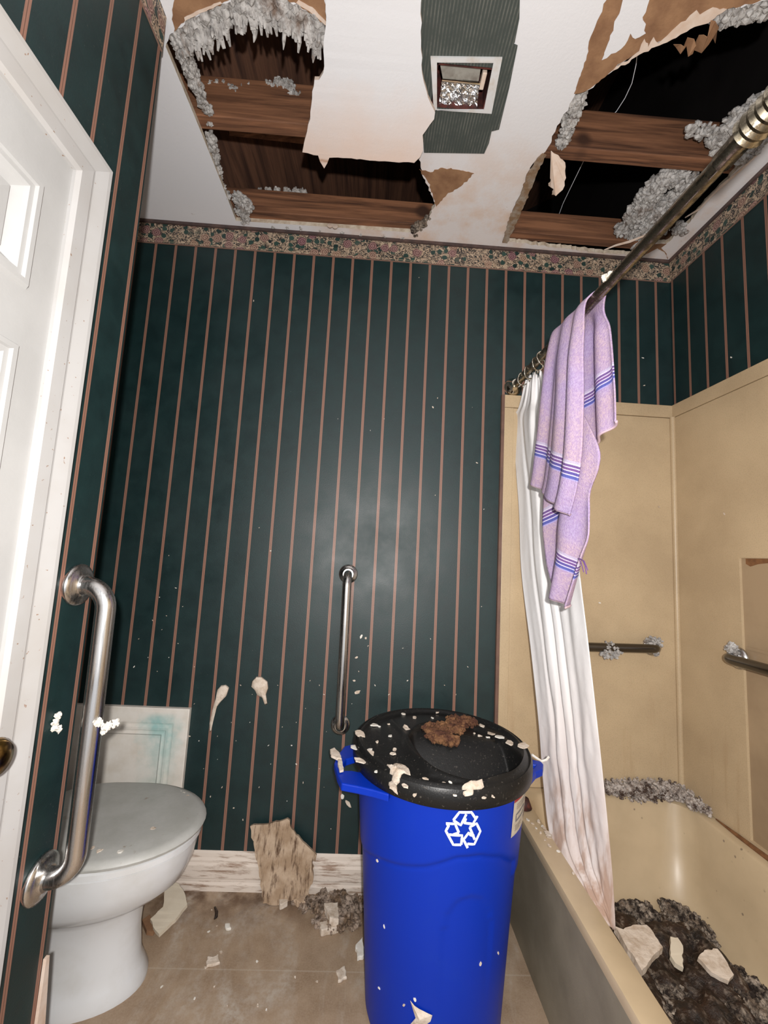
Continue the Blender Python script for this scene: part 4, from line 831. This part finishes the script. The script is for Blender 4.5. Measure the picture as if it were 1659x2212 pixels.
# flecks of plaster spattered on the back wall
wallp = [(0.2679,0,0.5349),(0.2967,0,0.4892),(0.3408,0,0.5377),(0.2338,0,0.4714),(0.3619,0,0.6652),(0.3627,0,0.4761),(0.4058,0,0.5402),(0.2051,0,0.5953),(0.4935,0,0.6706),(0.5799,0,0.4063),(0.6088,0,0.3458),(0.6426,0,0.6767),(0.6614,0,0.6454),(0.7702,0,0.7796),(0.7816,0,0.7311),(0.7827,0,0.8543),(0.8,0,0.8501),(0.7809,0,0.6582),(0.7633,0,0.6174),(0.7667,0,0.698),(0.8101,0,0.8225),(0.7499,0,0.3045),(0.7708,0,0.2823),(0.5986,0,0.595),(0.4775,0,0.4647),(0.4568,0,0.3255),(0.4101,0,0.2185),(0.557,0,0.2832),(0.3288,0,0.3214),(0.375,0,0.2549),(0.6448,0,1.6705),(1.0123,0,1.7417),(1.0291,0,1.7806),(0.8241,0,1.6823),(0.9338,0,2.2824),(0.2808,0,2.1308),(0.7728,0,1.6325),(1.1679,0,1.7521),(1.0351,0,1.3936),(0.4293,0,1.1489),(0.3794,0,1.2326),(0.0597,0,1.1122),(0.0973,0,0.9963),(0.1292,0,0.9313),(0.075,0,0.8958),(0.043,0,0.9603),(0.1265,0,0.8001),(-0.0141,0,0.81),(0.0258,0,0.7471),(0.0637,0,0.7007),(0.1921,0,0.7222),(-0.0191,0,0.7131),(0.2001,0,0.4857),(0.0639,0,0.8461),(0.099,0,0.7503),(0.0275,0,0.8771),(0.5693,0,0.5464),(0.4907,0,0.4032),(0.5213,0,0.5288),(0.6624,0,0.3937),(0.6784,0,0.519),(0.4057,0,0.6351),(0.7163,0,0.1975),(0.5589,0,0.4676),(0.2919,0,0.2899),(0.2591,0,0.3799),(0.3041,0,0.4122),(1.2845,0,1.09),(1.0391,0,0.8576),(0.9603,0,0.7061),(1.1404,0,0.6647),(0.8953,0,0.6548),(0.9379,0,0.8199),(1.0967,0,0.6954),(1.1799,0,0.7644),(0.8432,0,0.685),(1.2256,0,0.9841),(1.1926,0,1.5302),(1.2246,0,1.3507),(0.6829,0,0.3329),(0.6082,0,0.6914)]
big = {15: 1.2, 16: 1.2, 17: 1.8, 13: 1.5, 19: 1.4, 21: 1.8, 22: 1.8, 31: 1.2}
for k, (x, y, z) in enumerate(wallp):
    if z > H - .1: continue
    s = big.get(k, rnd.uniform(.22, .6)) * .5
    scatter('paint_fleck', protos[k % 6], (x, -.0006, z), (PI / 2, rnd.uniform(0, 6.28), 0), (s * rnd.uniform(.7, 1.9), s, .6), 'tiny pale fleck stuck on the dark striped back wall', 'fleck', 'pale flecks on the back wall')
for k, (x, y, z) in enumerate([(1.981,-0.2657,1.882)] ):
    scatter('paint_fleck', protos[k % 6], (XR - .0006, y, z), (PI / 2, rnd.uniform(0, 6.28), -PI / 2), (.5, .5, .6), 'tiny pale fleck on the striped wall above the tub surround', 'fleck', 'pale flecks on the right wall')
for k, (x, y, z) in enumerate([(1.8597,-0.013,2.0065),(1.8634,-0.013,1.89),(1.9044,-0.013,1.3972),(1.6685,-0.013,1.0208)]):
    scatter('paint_fleck', protos[k % 6], (x, -.0131 if z < SZ else -.0006, z), (PI / 2, rnd.uniform(0, 6.28), 0), (.6, .4, .6), 'tiny pale fleck on the end wall above or on the tub surround', 'fleck', 'pale flecks at the tub end')
for x, y, z in [(1.969,-0.2293,1.3518)]:
    scatter('paint_fleck', protos[1], (XR - .0126, y, z), (PI / 2, .7, -PI / 2), (.6, .5, .6), 'tiny pale fleck on the long tub wall panel above the recess', 'fleck', 'pale flecks at the tub end')
# two larger daubs of plaster on the wall
def daub(name, pts, h, label):
    P = [(x, 0, z) for x, y, z in pts]; cx = sum(p[0] for p in P) / len(P); cz = sum(p[2] for p in P) / len(P); rows = []
    for q, hh in ((1, 0), (.9, .6), (.5, 1), (.05, 1.1)): rows.append([(cx + (p[0] - cx) * q, -.0003 - h * hh, cz + (p[2] - cz) * q) for p in P])
    tags(obj(name, loft(rows), M['flake'], smooth=True), label, 'plaster daub')
daub('plaster_daub', [(0.2813,0,0.6491),(0.2932,0,0.6624),(0.3094,0,0.6646),(0.3217,0,0.6555),(0.316,0,0.6283),(0.3012,0,0.6118),(0.2869,0,0.5907),(0.277,0,0.5588),(0.2726,0,0.5039),(0.2681,0,0.5006),(0.2638,0,0.527),(0.269,0,0.5742),(0.2778,0,0.6172)], .006, 'long dripping pale plaster daub on the back wall nearer the toilet')
daub('plaster_daub', [(0.4015,0,0.6828),(0.4151,0,0.6979),(0.435,0,0.6971),(0.4562,0,0.6819),(0.4613,0,0.6597),(0.4549,0,0.637),(0.4625,0,0.6055),(0.4547,0,0.6005),(0.4445,0,0.6239),(0.424,0,0.6326),(0.4125,0,0.6513),(0.3983,0,0.6635)], .008, 'round pale plaster daub on the back wall above the tan scrap')

# scraps on the floor
def stand(name, pts, y0, lean, th, m, label):
    """board leaning on the back wall: outline (x, z), foot in front of the wall by lean"""
    zm = max(p[2] for p in pts); P = rough_outline([(x, z, 0) for x, y, z in pts], .01, .003, 8)
    P3 = [(x, y0 - lean * (1 - z / zm), z) for x, z, _ in P]
    return tags(obj(name, slab(P3, th), m), label, 'drywall scrap')
sb = [(0.4424,-0.05,0.2368),(0.4774,-0.05,0.2422),(0.5384,-0.05,0.2527),(0.5655,-0.05,0.2622),(0.5753,-0.05,0.2567),(0.5833,-0.05,0.2338),(0.6197,-0.05,0.203),(0.6754,-0.05,0.1614),(0.6735,-0.05,0.1442),(0.6639,-0.05,0.1482),(0.6706,-0.05,0.0985),(0.6583,-0.05,0.0558),(0.6163,-0.05,0.0435),(0.5567,-0.05,0.0252),(0.5137,-0.05,0.0298),(0.4876,-0.05,0.1221),(0.4644,-0.05,0.1785)]
z0 = min(p[2] for p in sb)
stand('drywall_scrap', [(x, y, max(.001, z - z0 + .001)) for x, y, z in sb], -.021, .045, -.011, [M['fibre']], 'tan fibrous board scrap leaning on the baseboard near the blue bin')
c1 = [(0.2036,-0.1666,0.03),(0.2244,-0.1347,0.03),(0.2067,-0.0935,0.03),(0.2064,-0.06,0.03),(0.2406,-0.0697,0.03),(0.2778,-0.1034,0.03),(0.2937,-0.1262,0.03),(0.2778,-0.1647,0.03),(0.2491,-0.2026,0.03),(0.2322,-0.1929,0.03)]
def tilt(pts, zl, zh):
    ys = [p[1] for p in pts]; a, b = min(ys), max(ys); return [(x, y, zl + (zh - zl) * (y - a) / (b - a)) for x, y, z in pts]
tags(obj('drywall_scrap', slab(rough_outline(tilt(c1, .018, .055), .012, .002, 2), .012), [M['cream_scrap']]), 'cream drywall scrap on the floor between toilet and baseboard', 'drywall scrap')
tags(obj('board_sliver', slab([(0.1732,-0.1548,0.012),(0.1859,-0.1374,0.012),(0.2289,-0.1774,0.012),(0.2258,-0.192,0.012),(0.2058,-0.1896,0.012)], .012), M['kraft']), 'small brown board sliver on the floor under the cream scrap', 'board sliver')
pile = []
for (x, y, z), q in zip([(0.6174,-0.044,0.015),(0.6521,-0.0698,0.015),(0.6971,-0.0685,0.015),(0.7364,-0.0847,0.015),(0.7732,-0.075,0.015),(0.7974,-0.1083,0.015),(0.7042,-0.1272,0.015),(0.741,-0.1342,0.015),(0.7697,-0.1334,0.015),(0.8182,-0.0649,0.015),(0.7092,-0.0411,0.015),(0.755,-0.0342,0.015),(0.813,-0.1323,0.015)], (.018, .024, .034, .040, .040, .030, .022, .030, .026, .03, .026, .03, .02)): pile.append(((x, y, q * .35), (q, q, q * .5)))
tags(obj('insulation_clump', fluff(pile, 900, .003, .008, 12), M['pile']), 'soiled grey brown insulation clump on the floor between tan scrap and bin', 'insulation')
crumbs = [([(0.6001,-0.0194,0.02),(0.6271,-0.0128,0.02),(0.6583,-0.0326,0.02),(0.6573,-0.0672,0.02),(0.6348,-0.0767,0.02),(0.6107,-0.0597,0.02)], .020, 'tan crumb at the foot of the leaning board scrap', 'scrap'),
          ([(0.5572,-0.0497,0.018),(0.5796,-0.0399,0.018),(0.5944,-0.0683,0.018),(0.5735,-0.0829,0.018)], .018, 'pale round crumb just left of the leaning scrap foot', 'flake'),
          ([(0.714,-0.0998,0.04),(0.758,-0.0951,0.04),(0.7655,-0.1561,0.04),(0.7367,-0.1521,0.04)], .040, 'pale square chunk in the soiled clump by the bin', 'flake'),
          ([(0.706,-0.1443,0.02),(0.7548,-0.1303,0.02),(0.7613,-0.1585,0.02),(0.7145,-0.1688,0.02)], .020, 'pale flat chunk in front of the soiled clump', 'flake'),
          ([(0.4036,-0.2412,0.008),(0.42,-0.2435,0.008),(0.4314,-0.2327,0.008),(0.446,-0.2585,0.008),(0.4122,-0.2693,0.008)], .008, 'pinkish crumb alone on the open floor', 'flake'),
          ([(0.4173,-0.1405,0.008),(0.4321,-0.1385,0.008),(0.442,-0.1553,0.008),(0.4259,-0.1572,0.008)], .008, 'small white crumb near the middle of the floor', 'white_flake'),
          ([(0.7685,-0.2735,0.008),(0.7921,-0.2604,0.008),(0.8002,-0.2913,0.008),(0.7757,-0.3014,0.008)], .008, 'pale ragged crumb on the floor left of the bin', 'flake'),
          ([(0.8198,-0.2037,0.012),(0.8413,-0.1772,0.012),(0.8461,-0.2335,0.012),(0.8264,-0.242,0.012)], .012, 'bluish white crumb against the left side of the bin', 'white_flake')]
for k, (pts, h, lab, mm) in enumerate(crumbs):
    V, F = prism(rough_outline(pts, .007, .002, 40 + k), 'z', .0005, h)
    tags(obj('drywall_crumb', (V, F), M[mm], bevel=.002), lab, 'crumb')
tags(obj('dark_dropping', tube([(0.365,-0.0828,0.005),(0.377,-0.0993,0.005),(0.3816,-0.1155,0.005),(0.3789,-0.1237,0.005)], [.003, .005, .005, .002], 8), M['muck'], smooth=True), 'black curled bit on the floor left of the leaning scrap', 'debris')
for k in range(60):
    for _ in range(20):
        x, y = rnd.uniform(.15, 1.29), rnd.uniform(-.95, -.02)
        if math.hypot(x - CX, y - CY) > R0 + .03 and not (x < .30 and -.43 < y < -.17): break
    s = rnd.uniform(.2, .55)
    scatter('paint_flake', protos[k % 6], (x, y, .0006), (0, 0, rnd.uniform(0, 6.28)), (s, s, .8), 'small pale paint flake lying on the dirty floor', 'paint flake', 'pale flakes on the floor')
for k, (x, y, z) in enumerate([(1.334,-0.1916,0.36),(1.3416,-0.2086,0.36),(1.3654,-0.1966,0.36),(1.3684,-0.22,0.36),(1.3727,-0.2484,0.36),(1.3758,-0.2602,0.36),(1.3852,-0.2578,0.36),(1.3501,-0.2805,0.36),(1.3509,-0.3028,0.36),(1.3677,-0.3236,0.36),(1.3937,-0.2271,0.36),(1.35,-0.2494,0.36),(1.3444,-0.2294,0.36),(1.3781,-0.4017,0.36)]):
    s = (1.1, .9, 1.2, .8, 1.6, 1.8, 1.2, .7, .9, .8, 1, .6, .7, .8)[k] * .75
    scatter('paint_flake', protos[k % 6], (min(max(x, TX + .008), TX + .055), y, TZ + .0006), (0, 0, rnd.uniform(0, 6.28)), (s, s, 1), 'small pinkish white flake lying on the tub rim', 'paint flake', 'pale flakes on the tub rim')
for k, (x, y, z) in enumerate([(0.2084,-0.2168,0.402),(0.2249,-0.2227,0.402),(0.2467,-0.226,0.402),(0.2676,-0.183,0.402),(0.2874,-0.1961,0.402),(0.3028,-0.2093,0.402),(0.2538,-0.1741,0.402),(0.1568,-0.4218,0.402),(0.1791,-0.4302,0.402),(0.2296,-0.4313,0.402),(0.2628,-0.3463,0.402),(0.1716,-0.2478,0.402)]):
    scatter('paint_flake', protos[k % 6], (min(x, .35), min(max(y, -.44), -.16), .4015 if k > 6 else .398), (0, 0, rnd.uniform(0, 6.28)), (.8, .8, 1), 'small crumbly flake lying on the toilet lid', 'paint flake', 'flakes on the toilet lid')

# tub muck and chunks
rows = []; NX, NY = 60, 90
for i in range(NY):
    y = -.125 - (1.25 - .125) * i / (NY - 1); r = []
    for j in range(NX):
        x = 1.425 + (1.885 - 1.425) * j / (NX - 1)
        e = min(smooth(1.425, 1.49, x), smooth(1.885, 1.80, x), smooth(-.125, -.22, y), smooth(-1.25, -1.1, y))
        h = .065 + e * (.035 + .030 * noise.fractal(Vector((x * 9, y * 9, 1)), .8, 2.2, 5)) - .012 * (1 - e) + .09 * (1 - e) * 0
        edge = .020 * noise.noise(Vector((x * 25, y * 25, 4)))
        r.append((x, y, max(h + edge * e, .05)))
    rows.append(r)
mo = obj('tub_muck', grid(rows), M['muck'], smooth=True)
mo.modifiers.new('thick', 'SOLIDIFY').thickness = .01
tags(mo, 'dark wet brown muck covering the tub floor', 'muck', kind='stuff')
def clump(spec, qs, n, seed, m, label, zoff=0, flatten=.6, r0=.004, r1=.011, name='insulation_clump'):
    sp = [((x, y, z + zoff), (q, q, q * flatten)) for (x, y, z), q in zip(spec, qs)]
    return tags(obj(name, fluff(sp, n, r0, r1, seed), m), label, 'insulation')
clump([(1.6319,-0.1931,0.115),(1.6726,-0.1755,0.115),(1.7043,-0.1828,0.115),(1.7165,-0.2067,0.115),(1.6689,-0.2236,0.115),(1.6278,-0.2323,0.115),(1.7082,-0.2378,0.115)], (.035, .035, .04, .035, .04, .035, .03), 840, 31, M['soil'], 'blackened insulation clump in the tub next to the curtain foot', -.012, .42, .002, .0065)
clump([(1.7962,-0.1782,0.12),(1.8132,-0.1942,0.12),(1.8232,-0.2178,0.12),(1.7658,-0.2271,0.12),(1.7704,-0.257,0.12),(1.7997,-0.2636,0.12),(1.8401,-0.2404,0.12),(1.8233,-0.2843,0.12)], (.035, .04, .04, .035, .035, .035, .03, .03), 1040, 32, M['soil'], 'mottled insulation clump against the far side of the tub floor', -.012, .42, .002, .0065)
clump([(1.8104,-0.3579,0.11),(1.8264,-0.3813,0.11),(1.8418,-0.4037,0.11),(1.7836,-0.4265,0.11),(1.7674,-0.405,0.11),(1.8111,-0.4468,0.11),(1.756,-0.4676,0.11)], (.035, .04, .04, .04, .03, .04, .04), 1040, 33, M['soil'], 'grey brown insulation clump at the near right of the tub', -.012, .42, .002, .0065)
clump([(1.6002,-0.3855,0.11),(1.62,-0.4076,0.11),(1.6306,-0.4394,0.11),(1.5873,-0.4503,0.11),(1.6291,-0.4695,0.11)], (.028, .03, .03, .03, .03), 640, 34, M['soil'], 'dark fibrous clump in the tub before the large white chunk', -.012, .42, .002, .0065)
def tubchunk(pts, z, th, label, seed, tiltz=.02, m='flake'):
    P = tilt(pts, z, z + tiltz); tags(obj('drywall_chunk', slab(rough_outline(P, .008, .002, seed), -th if False else th), M[m]), label, 'drywall chunk')
tubchunk([(1.528,-0.317,0.15),(1.5479,-0.3247,0.15),(1.5816,-0.313,0.15),(1.6218,-0.312,0.15),(1.628,-0.3308,0.15),(1.6291,-0.3643,0.15),(1.5795,-0.3897,0.15),(1.5369,-0.4161,0.15),(1.5354,-0.3954,0.15),(1.5306,-0.3614,0.15)], .135, .02, 'large pale drywall chunk lying in the tub near the rim', 51)
tubchunk([(1.6741,-0.3314,0.14),(1.6931,-0.3335,0.14),(1.6941,-0.3503,0.14),(1.6752,-0.3694,0.14),(1.6609,-0.3936,0.14),(1.6459,-0.3845,0.14),(1.6446,-0.37,0.14)], .13, .014, 'small curled pale chunk beside the large chunk in the tub', 52, m='cream_scrap')
tubchunk([(1.7158,-0.3745,0.13),(1.7463,-0.3592,0.13),(1.7848,-0.3559,0.13),(1.7873,-0.373,0.13),(1.7833,-0.4058,0.13),(1.7593,-0.4174,0.13),(1.728,-0.4023,0.13)], .125, .012, 'pink white drywall chunk in the middle of the tub muck', 53)
# insulation caught on the ledge at the corner of the tub
lg = [(1.6842,-0.03,0.397),(1.7228,-0.03,0.406),(1.765,-0.03,0.4182),(1.7987,-0.03,0.4162),(1.8408,-0.03,0.4083),(1.8829,-0.03,0.4035),(1.925,-0.03,0.3925),(1.731,-0.03,0.3831),(1.7813,-0.03,0.377),(1.8317,-0.03,0.3771),(1.8738,-0.03,0.3723),(1.916,-0.03,0.3706),(1.7922,-0.03,0.4346)]
clump([(min(x, 1.93), y, TZ + .012) for x, y, z in lg], (.030, .036, .040, .044, .042, .044, .038, .032, .034, .036, .034, .032, .024), 1300, 41, M['ledge'], 'pale grey insulation heap on the tub ledge along the end wall', .004, .85, .002, .006)
clump([(1.9685,-0.0065,0.375),(1.9899,-0.0224,0.375),(1.9876,-0.0559,0.375),(1.9785,-0.096,0.375),(1.9826,-0.1283,0.375),(1.9395,-0.0641,0.375),(1.938,-0.1058,0.375),(1.9491,-0.1398,0.375)], (.034, .034, .030, .026, .018, .028, .026, .018), 800, 42, M['ledge'], 'dark grey insulation along the corner of the tub ledge', 0, .75, .002, .006)
# insulation stuck on the bars
clump([(1.655 + .018 * k, -.062, .868 - .006 * abs(k - 1)) for k in range(4)] + [(1.668, -.062, .838), (1.70, -.06, .842)], (.020, .022, .020, .014, .014, .012), 160, 43, M['insul'], 'grey fluff wrapped round the middle of the tub end grab bar', 0, 1, .003, .007)
clump([(1.835, -.05, .882), (1.85, -.035, .885), (1.872, -.03, .885), (1.868, -.03, .850)], (.018, .022, .022, .012), 130, 44, M['insul'], 'dusty fluff over the end flange of the tub grab bar', 0, 1, .003, .006)
clump([(1.945, -.262, .925), (1.94, -.272, .918), (1.95, -.25, .915)], (.016, .014, .014), 70, 45, M['insul'], 'grey fluff on top of the right wall grab bar end', 0, 1, .003, .006)
clump([(.300, -.70, .812), (.314, -.695, .804), (.327, -.69, .808), (.312, -.70, .794)], (.008, .009, .007, .006), 60, 46, M['white_flake'], 'white fluff caught on the middle of the left grab bar', 0, 1, .0015, .003)
clump([(.226, -.700, .822), (.225, -.705, .812), (.225, -.702, .802), (.226, -.694, .796)], (.005, .005, .005, .005), 50, 47, M['white_flake'], 'white fluff on the wall behind the left grab bar', 0, 1, .002, .004)

# ---------------------------------------------------------------- insulation in the ceiling
clump([(1.7051,-0.1191,2.45),(1.7123,-0.1635,2.45),(1.7126,-0.2148,2.45),(1.7129,-0.2628,2.45),(1.7116,-0.2988,2.45),(1.7238,-0.3259,2.45),(1.7574,-0.334,2.45),(1.8048,-0.3247,2.45),(1.7624,-0.102,2.45),(1.7765,-0.1482,2.45),(1.7898,-0.1918,2.45),(1.8024,-0.2331,2.45),(1.8142,-0.2722,2.45),(1.8399,-0.3017,2.45),(1.8135,-0.0955,2.45),(1.8101,-0.0593,2.45),(1.8507,-0.1335,2.45)], (.03, .035, .04, .04, .038, .036, .034, .03, .03, .042, .045, .045, .04, .03, .028, .022, .03), 1700, 61, M['insul'], 'big pale insulation clump in the right ceiling hole behind the rod', .012, .7, .004, .010)
clump([(1.7005,-0.471,2.47),(1.7393,-0.4675,2.47),(1.7773,-0.4571,2.47),(1.8211,-0.4327,2.47),(1.8611,-0.4216,2.47),(1.8396,-0.4759,2.47),(1.8312,-0.5142,2.47),(1.8343,-0.5391,2.47),(1.8035,-0.4992,2.47),(1.865,-0.4645,2.47),(1.8111,-0.4599,2.47)], (.018, .02, .026, .028, .03, .04, .04, .04, .035, .035, .025), 1000, 62, M['insul'], 'grey insulation clump above the rod at the far right of the ceiling', .01, .7, .004, .010)
clump([(1.8938,-0.4176,2.445),(1.8988,-0.4358,2.445),(1.8985,-0.4588,2.445),(1.8969,-0.4821,2.445)], (.016, .02, .02, .02), 220, 63, M['insul'], 'pale insulation tuft below the rod by the right ceiling edge', .004, .7, .003, .008)
clump([(1.8866,-0.1802,2.435),(1.889,-0.1589,2.435),(1.919,-0.1574,2.435)], (.016, .014, .012), 110, 64, M['insul'], 'small insulation tuft hanging at the right ceiling corner', 0, .9, .003, .007)
clump([(1.308,-0.5423,2.45),(1.3165,-0.5135,2.45),(1.3129,-0.4859,2.45),(1.3212,-0.4499,2.45),(1.3204,-0.4222,2.45),(1.3029,-0.5267,2.45)], (.02, .022, .022, .02, .018, .02), 340, 65, M['insul'], 'dirty insulation along the left lip of the right ceiling hole', .01, .9, .003, .008)
tp = [(1.2896,-0.4105,2.42),(1.3141,-0.4053,2.42),(1.3423,-0.3928,2.42),(1.3636,-0.3558,2.42),(1.3686,-0.3235,2.42),(1.3537,-0.3051,2.42),(1.3362,-0.3155,2.42),(1.329,-0.3447,2.42),(1.3043,-0.3617,2.42)]
tags(obj('hanging_paper', slab([(x, y, H - .005 - .03 * k / 9) for k, (x, y, z) in enumerate(rough_outline(tp, .01, .003, 14))], .0015), M['torn_paper']), 'torn paper flap dangling at the left lip of the right ceiling hole', 'torn paper')
tp = [(1.4684,-0.6867,2.43),(1.4912,-0.7018,2.43),(1.5148,-0.7079,2.43),(1.5186,-0.7168,2.43),(1.5246,-0.7421,2.43),(1.5442,-0.7313,2.43),(1.5506,-0.7062,2.43),(1.5342,-0.6916,2.43),(1.5263,-0.6801,2.43),(1.4938,-0.6841,2.43)]
tags(obj('hanging_paper', slab([(x, y, H - .004 - .012 * (k % 3)) for k, (x, y, z) in enumerate(rough_outline(tp, .008, .004, 15))], .0015), M['kraft']), 'brown torn paper flap hanging into the front of the right ceiling hole', 'torn paper')
clump([(1.5589,-0.7357,2.45),(1.5801,-0.7429,2.45),(1.6017,-0.7493,2.45),(1.6245,-0.7541,2.45),(1.6359,-0.758,2.45),(1.5761,-0.753,2.45),(1.6048,-0.7628,2.45)], (.03, .03, .03, .03, .03, .03, .03), 420, 66, M['insul'], 'insulation fringe at the front edge of the right ceiling hole', .012, .6, .004, .010)
# left hole: fringe along the front, line down the left cut edge, tufts on the joists
fx = [(0.2568,-0.6076,2.448),(0.2849,-0.6187,2.448),(0.3182,-0.6301,2.448),(0.3526,-0.6457,2.448),(0.3868,-0.6634,2.448),(0.4178,-0.6739,2.448),(0.4464,-0.6776,2.448),(0.4734,-0.6754,2.448),(0.5002,-0.6716,2.448),(0.5262,-0.6625,2.448),(0.5528,-0.6533,2.448),(0.5798,-0.643,2.448),(0.607,-0.6288,2.448),(0.5043,-0.6898,2.448),(0.5463,-0.6806,2.448),(0.5876,-0.6584,2.448),(0.4166,-0.6876,2.448),(0.4616,-0.6932,2.448),(0.3532,-0.6627,2.448),(0.3137,-0.6472,2.448)]
clump(fx, (.03, .03, .028, .026, .026, .03, .036, .036, .034, .032, .03, .03, .026, .03, .03, .03, .03, .03, .026, .03), 1500, 71, M['insul'], 'long shaggy insulation fringe at the front of the left ceiling hole', .010, .6, .004, .011)
rndf = random.Random(77); tf = []
for (x, y, z) in fx[:13]:
    for _ in range(9):
        p = Vector((x + rndf.uniform(-.02, .02), y + rndf.uniform(-.005, .02), 2.445)); L = rndf.uniform(.012, .032)
        tf.append(tube([p, p + Vector((0, L * .5, -.005)), p + Vector((rndf.uniform(-.006, .006), L, -.012 - L * .2))], [.007, .006, .0025], 6))
tags(obj('insulation_strands', geo(*tf), M['insul']), 'thin strands hanging off the shaggy fringe in the left hole', 'insulation', kind='stuff')
sh = []
for a, b in (([(0.4395,-0.638,2.44)], [(0.4329,-0.6274,2.415)]), ([(0.5124,-0.6469,2.44)], [(0.5055,-0.62,2.412)]), ([(0.5788,-0.6059,2.44)], [(0.576,-0.5926,2.42)]), ([(0.3281,-0.6299,2.44)], [(0.3295,-0.6254,2.42)]), ([(0.597,-0.638,2.44)], [(0.5941,-0.6251,2.425)])):
    sh.append(tube([a[0], Vector(a[0]).lerp(Vector(b[0]), .6), b[0]], [.006, .005, .001], 7))
for k, g in enumerate(sh):
    tags(obj('insulation_wisp', g, M['insul'], smooth=True), ['pointed pale wisp hanging from the middle of the fringe', 'long pale wisp with thick end hanging from the fringe', 'small pale wisp beside the hanging ceiling board', 'short pale wisp at the left of the fringe', 'pale wisp at the right end of the fringe'][k], 'insulation wisp')
ed = [(0.2332,-0.6077,2.452),(0.2281,-0.5839,2.452),(0.2266,-0.5593,2.452),(0.2275,-0.5337,2.452),(0.227,-0.5123,2.452),(0.2265,-0.49,2.452),(0.2299,-0.4729,2.452),(0.2282,-0.4428,2.452),(0.2346,-0.4246,2.452),(0.2245,-0.3844,2.452),(0.2121,-0.3414,2.452),(0.2081,-0.3115,2.452),(0.2008,-0.2719,2.452),(0.193,-0.23,2.452),(0.1881,-0.1946,2.452),(0.1899,-0.1675,2.452),(0.19,-0.1294,2.452)]
clump(ed, [.020, .022, .020, .018, .018, .018, .016, .016, .014, .010, .016, .016, .016, .015, .012, .012, .014], 620, 72, M['insul'], 'line of insulation clinging along the left cut edge of the ceiling', .006, .9, .003, .008)
clump([(0.2361,-0.1363,2.44),(0.2473,-0.1175,2.44),(0.2601,-0.1025,2.44),(0.2285,-0.085,2.44),(0.238,-0.0582,2.44),(0.2261,-0.0306,2.44),(0.2249,0.0038,2.44),(0.208,0.0413,2.44)], (.022, .024, .020, .020, .018, .014, .014, .008), 380, 73, M['insul'], 'pale insulation clump dripping over the floral border at the left', .004, 1.0, .003, .008)
clump([(0.4144,-0.4,2.5817),(0.4351,-0.4,2.592),(0.4571,-0.4,2.5861),(0.4755,-0.4,2.5716),(0.495,-0.4,2.5604),(0.3994,-0.4,2.59)], (.016, .02, .022, .02, .014, .012), 220, 74, M['insul'], 'tuft of insulation on the right part of the middle left joist', 0, .9, .003, .007)
clump([(0.223,-0.4,2.5718),(0.2437,-0.4,2.5772),(0.2651,-0.4,2.5762),(0.2875,-0.4,2.5654),(0.3024,-0.4,2.5572),(0.3224,-0.4,2.5723),(0.3433,-0.4,2.5777)], (.009, .009, .009, .010, .010, .008, .008), 150, 75, M['insul'], 'thin insulation tufts along the left part of the middle left joist', 0, .9, .003, .006)
clump([(0.2823,-0.06,2.5579),(0.3182,-0.06,2.5612),(0.3546,-0.06,2.5604),(0.3909,-0.06,2.5597),(0.427,-0.06,2.563),(0.4545,-0.06,2.5614)], (.008, .009, .012, .014, .013, .013), 170, 76, M['insul'], 'insulation tufts on top of the joist nearest the back wall', 0, .8, .003, .006)
clump([(0.3355,-0.014,2.44),(0.3922,-0.0196,2.44),(0.4478,-0.0204,2.44),(0.5212,-0.0137,2.44),(0.6147,-0.0159,2.44),(0.6895,-0.0115,2.44),(0.7837,-0.0113,2.44),(0.8592,-0.0117,2.44)], (.008,) * 8, 240, 77, M['insul'], 'crumbly grey residue along the ceiling edge over the border', .004, .6, .002, .005)
clump([(0.9012,-0.0569,2.445),(0.9175,-0.0744,2.445),(0.9337,-0.0892,2.445),(0.9477,-0.1165,2.445),(0.913,-0.035,2.445)], (.014, .016, .014, .010, .010), 180, 78, M['soil'], 'dark crumbled residue where the centre ceiling strip meets the border', 0, .9, .003, .007)
tags(obj('wood_splinter', tube([(1.6756,-0.0452,2.43),(1.7062,-0.0729,2.43),(1.7475,-0.0961,2.43),(1.7817,-0.1273,2.43),(1.7979,-0.1556,2.43)], [.002, .004, .005, .004, .002], 6), M['torn_paper']), 'pale curved splinter lying across the back right ceiling edge', 'splinter')
tags(obj('torn_edge_strip', tube([(1.876,-0.2155,2.436),(1.8966,-0.2531,2.436),(1.8953,-0.3032,2.436),(1.897,-0.3469,2.436),(1.9054,-0.3805,2.436),(1.9106,-0.4153,2.436),(1.9143,-0.4497,2.436)], [.002, .004, .004, .005, .004, .004, .002], 6), M['torn_paper']), 'long pale torn paper curl along the right ceiling strip', 'torn paper')
for k, (x, y, z) in enumerate([(0.5712,-0.072,2.4171),(0.5911,-0.072,2.4149)]):
    tags(obj('paper_tab', lathe([(.001, 0), (.010, 0), (.011, .002), (.001, .003)], (x, y, z), (0, -1, .2), 14), M['torn_paper']), ['round pale tab on the joist above the border, the left of a pair', 'round pale tab on the joist above the border, the right of a pair'][k], 'tab')
tags(obj('rod_fluff', fluff([(tuple(rodp(-.665) + Vector((-.012, 0, .008))), (.007, .014, .006))], 40, .002, .004, 90), M['white_flake']), 'white fluff stuck on the rod just above the towel', 'fluff')
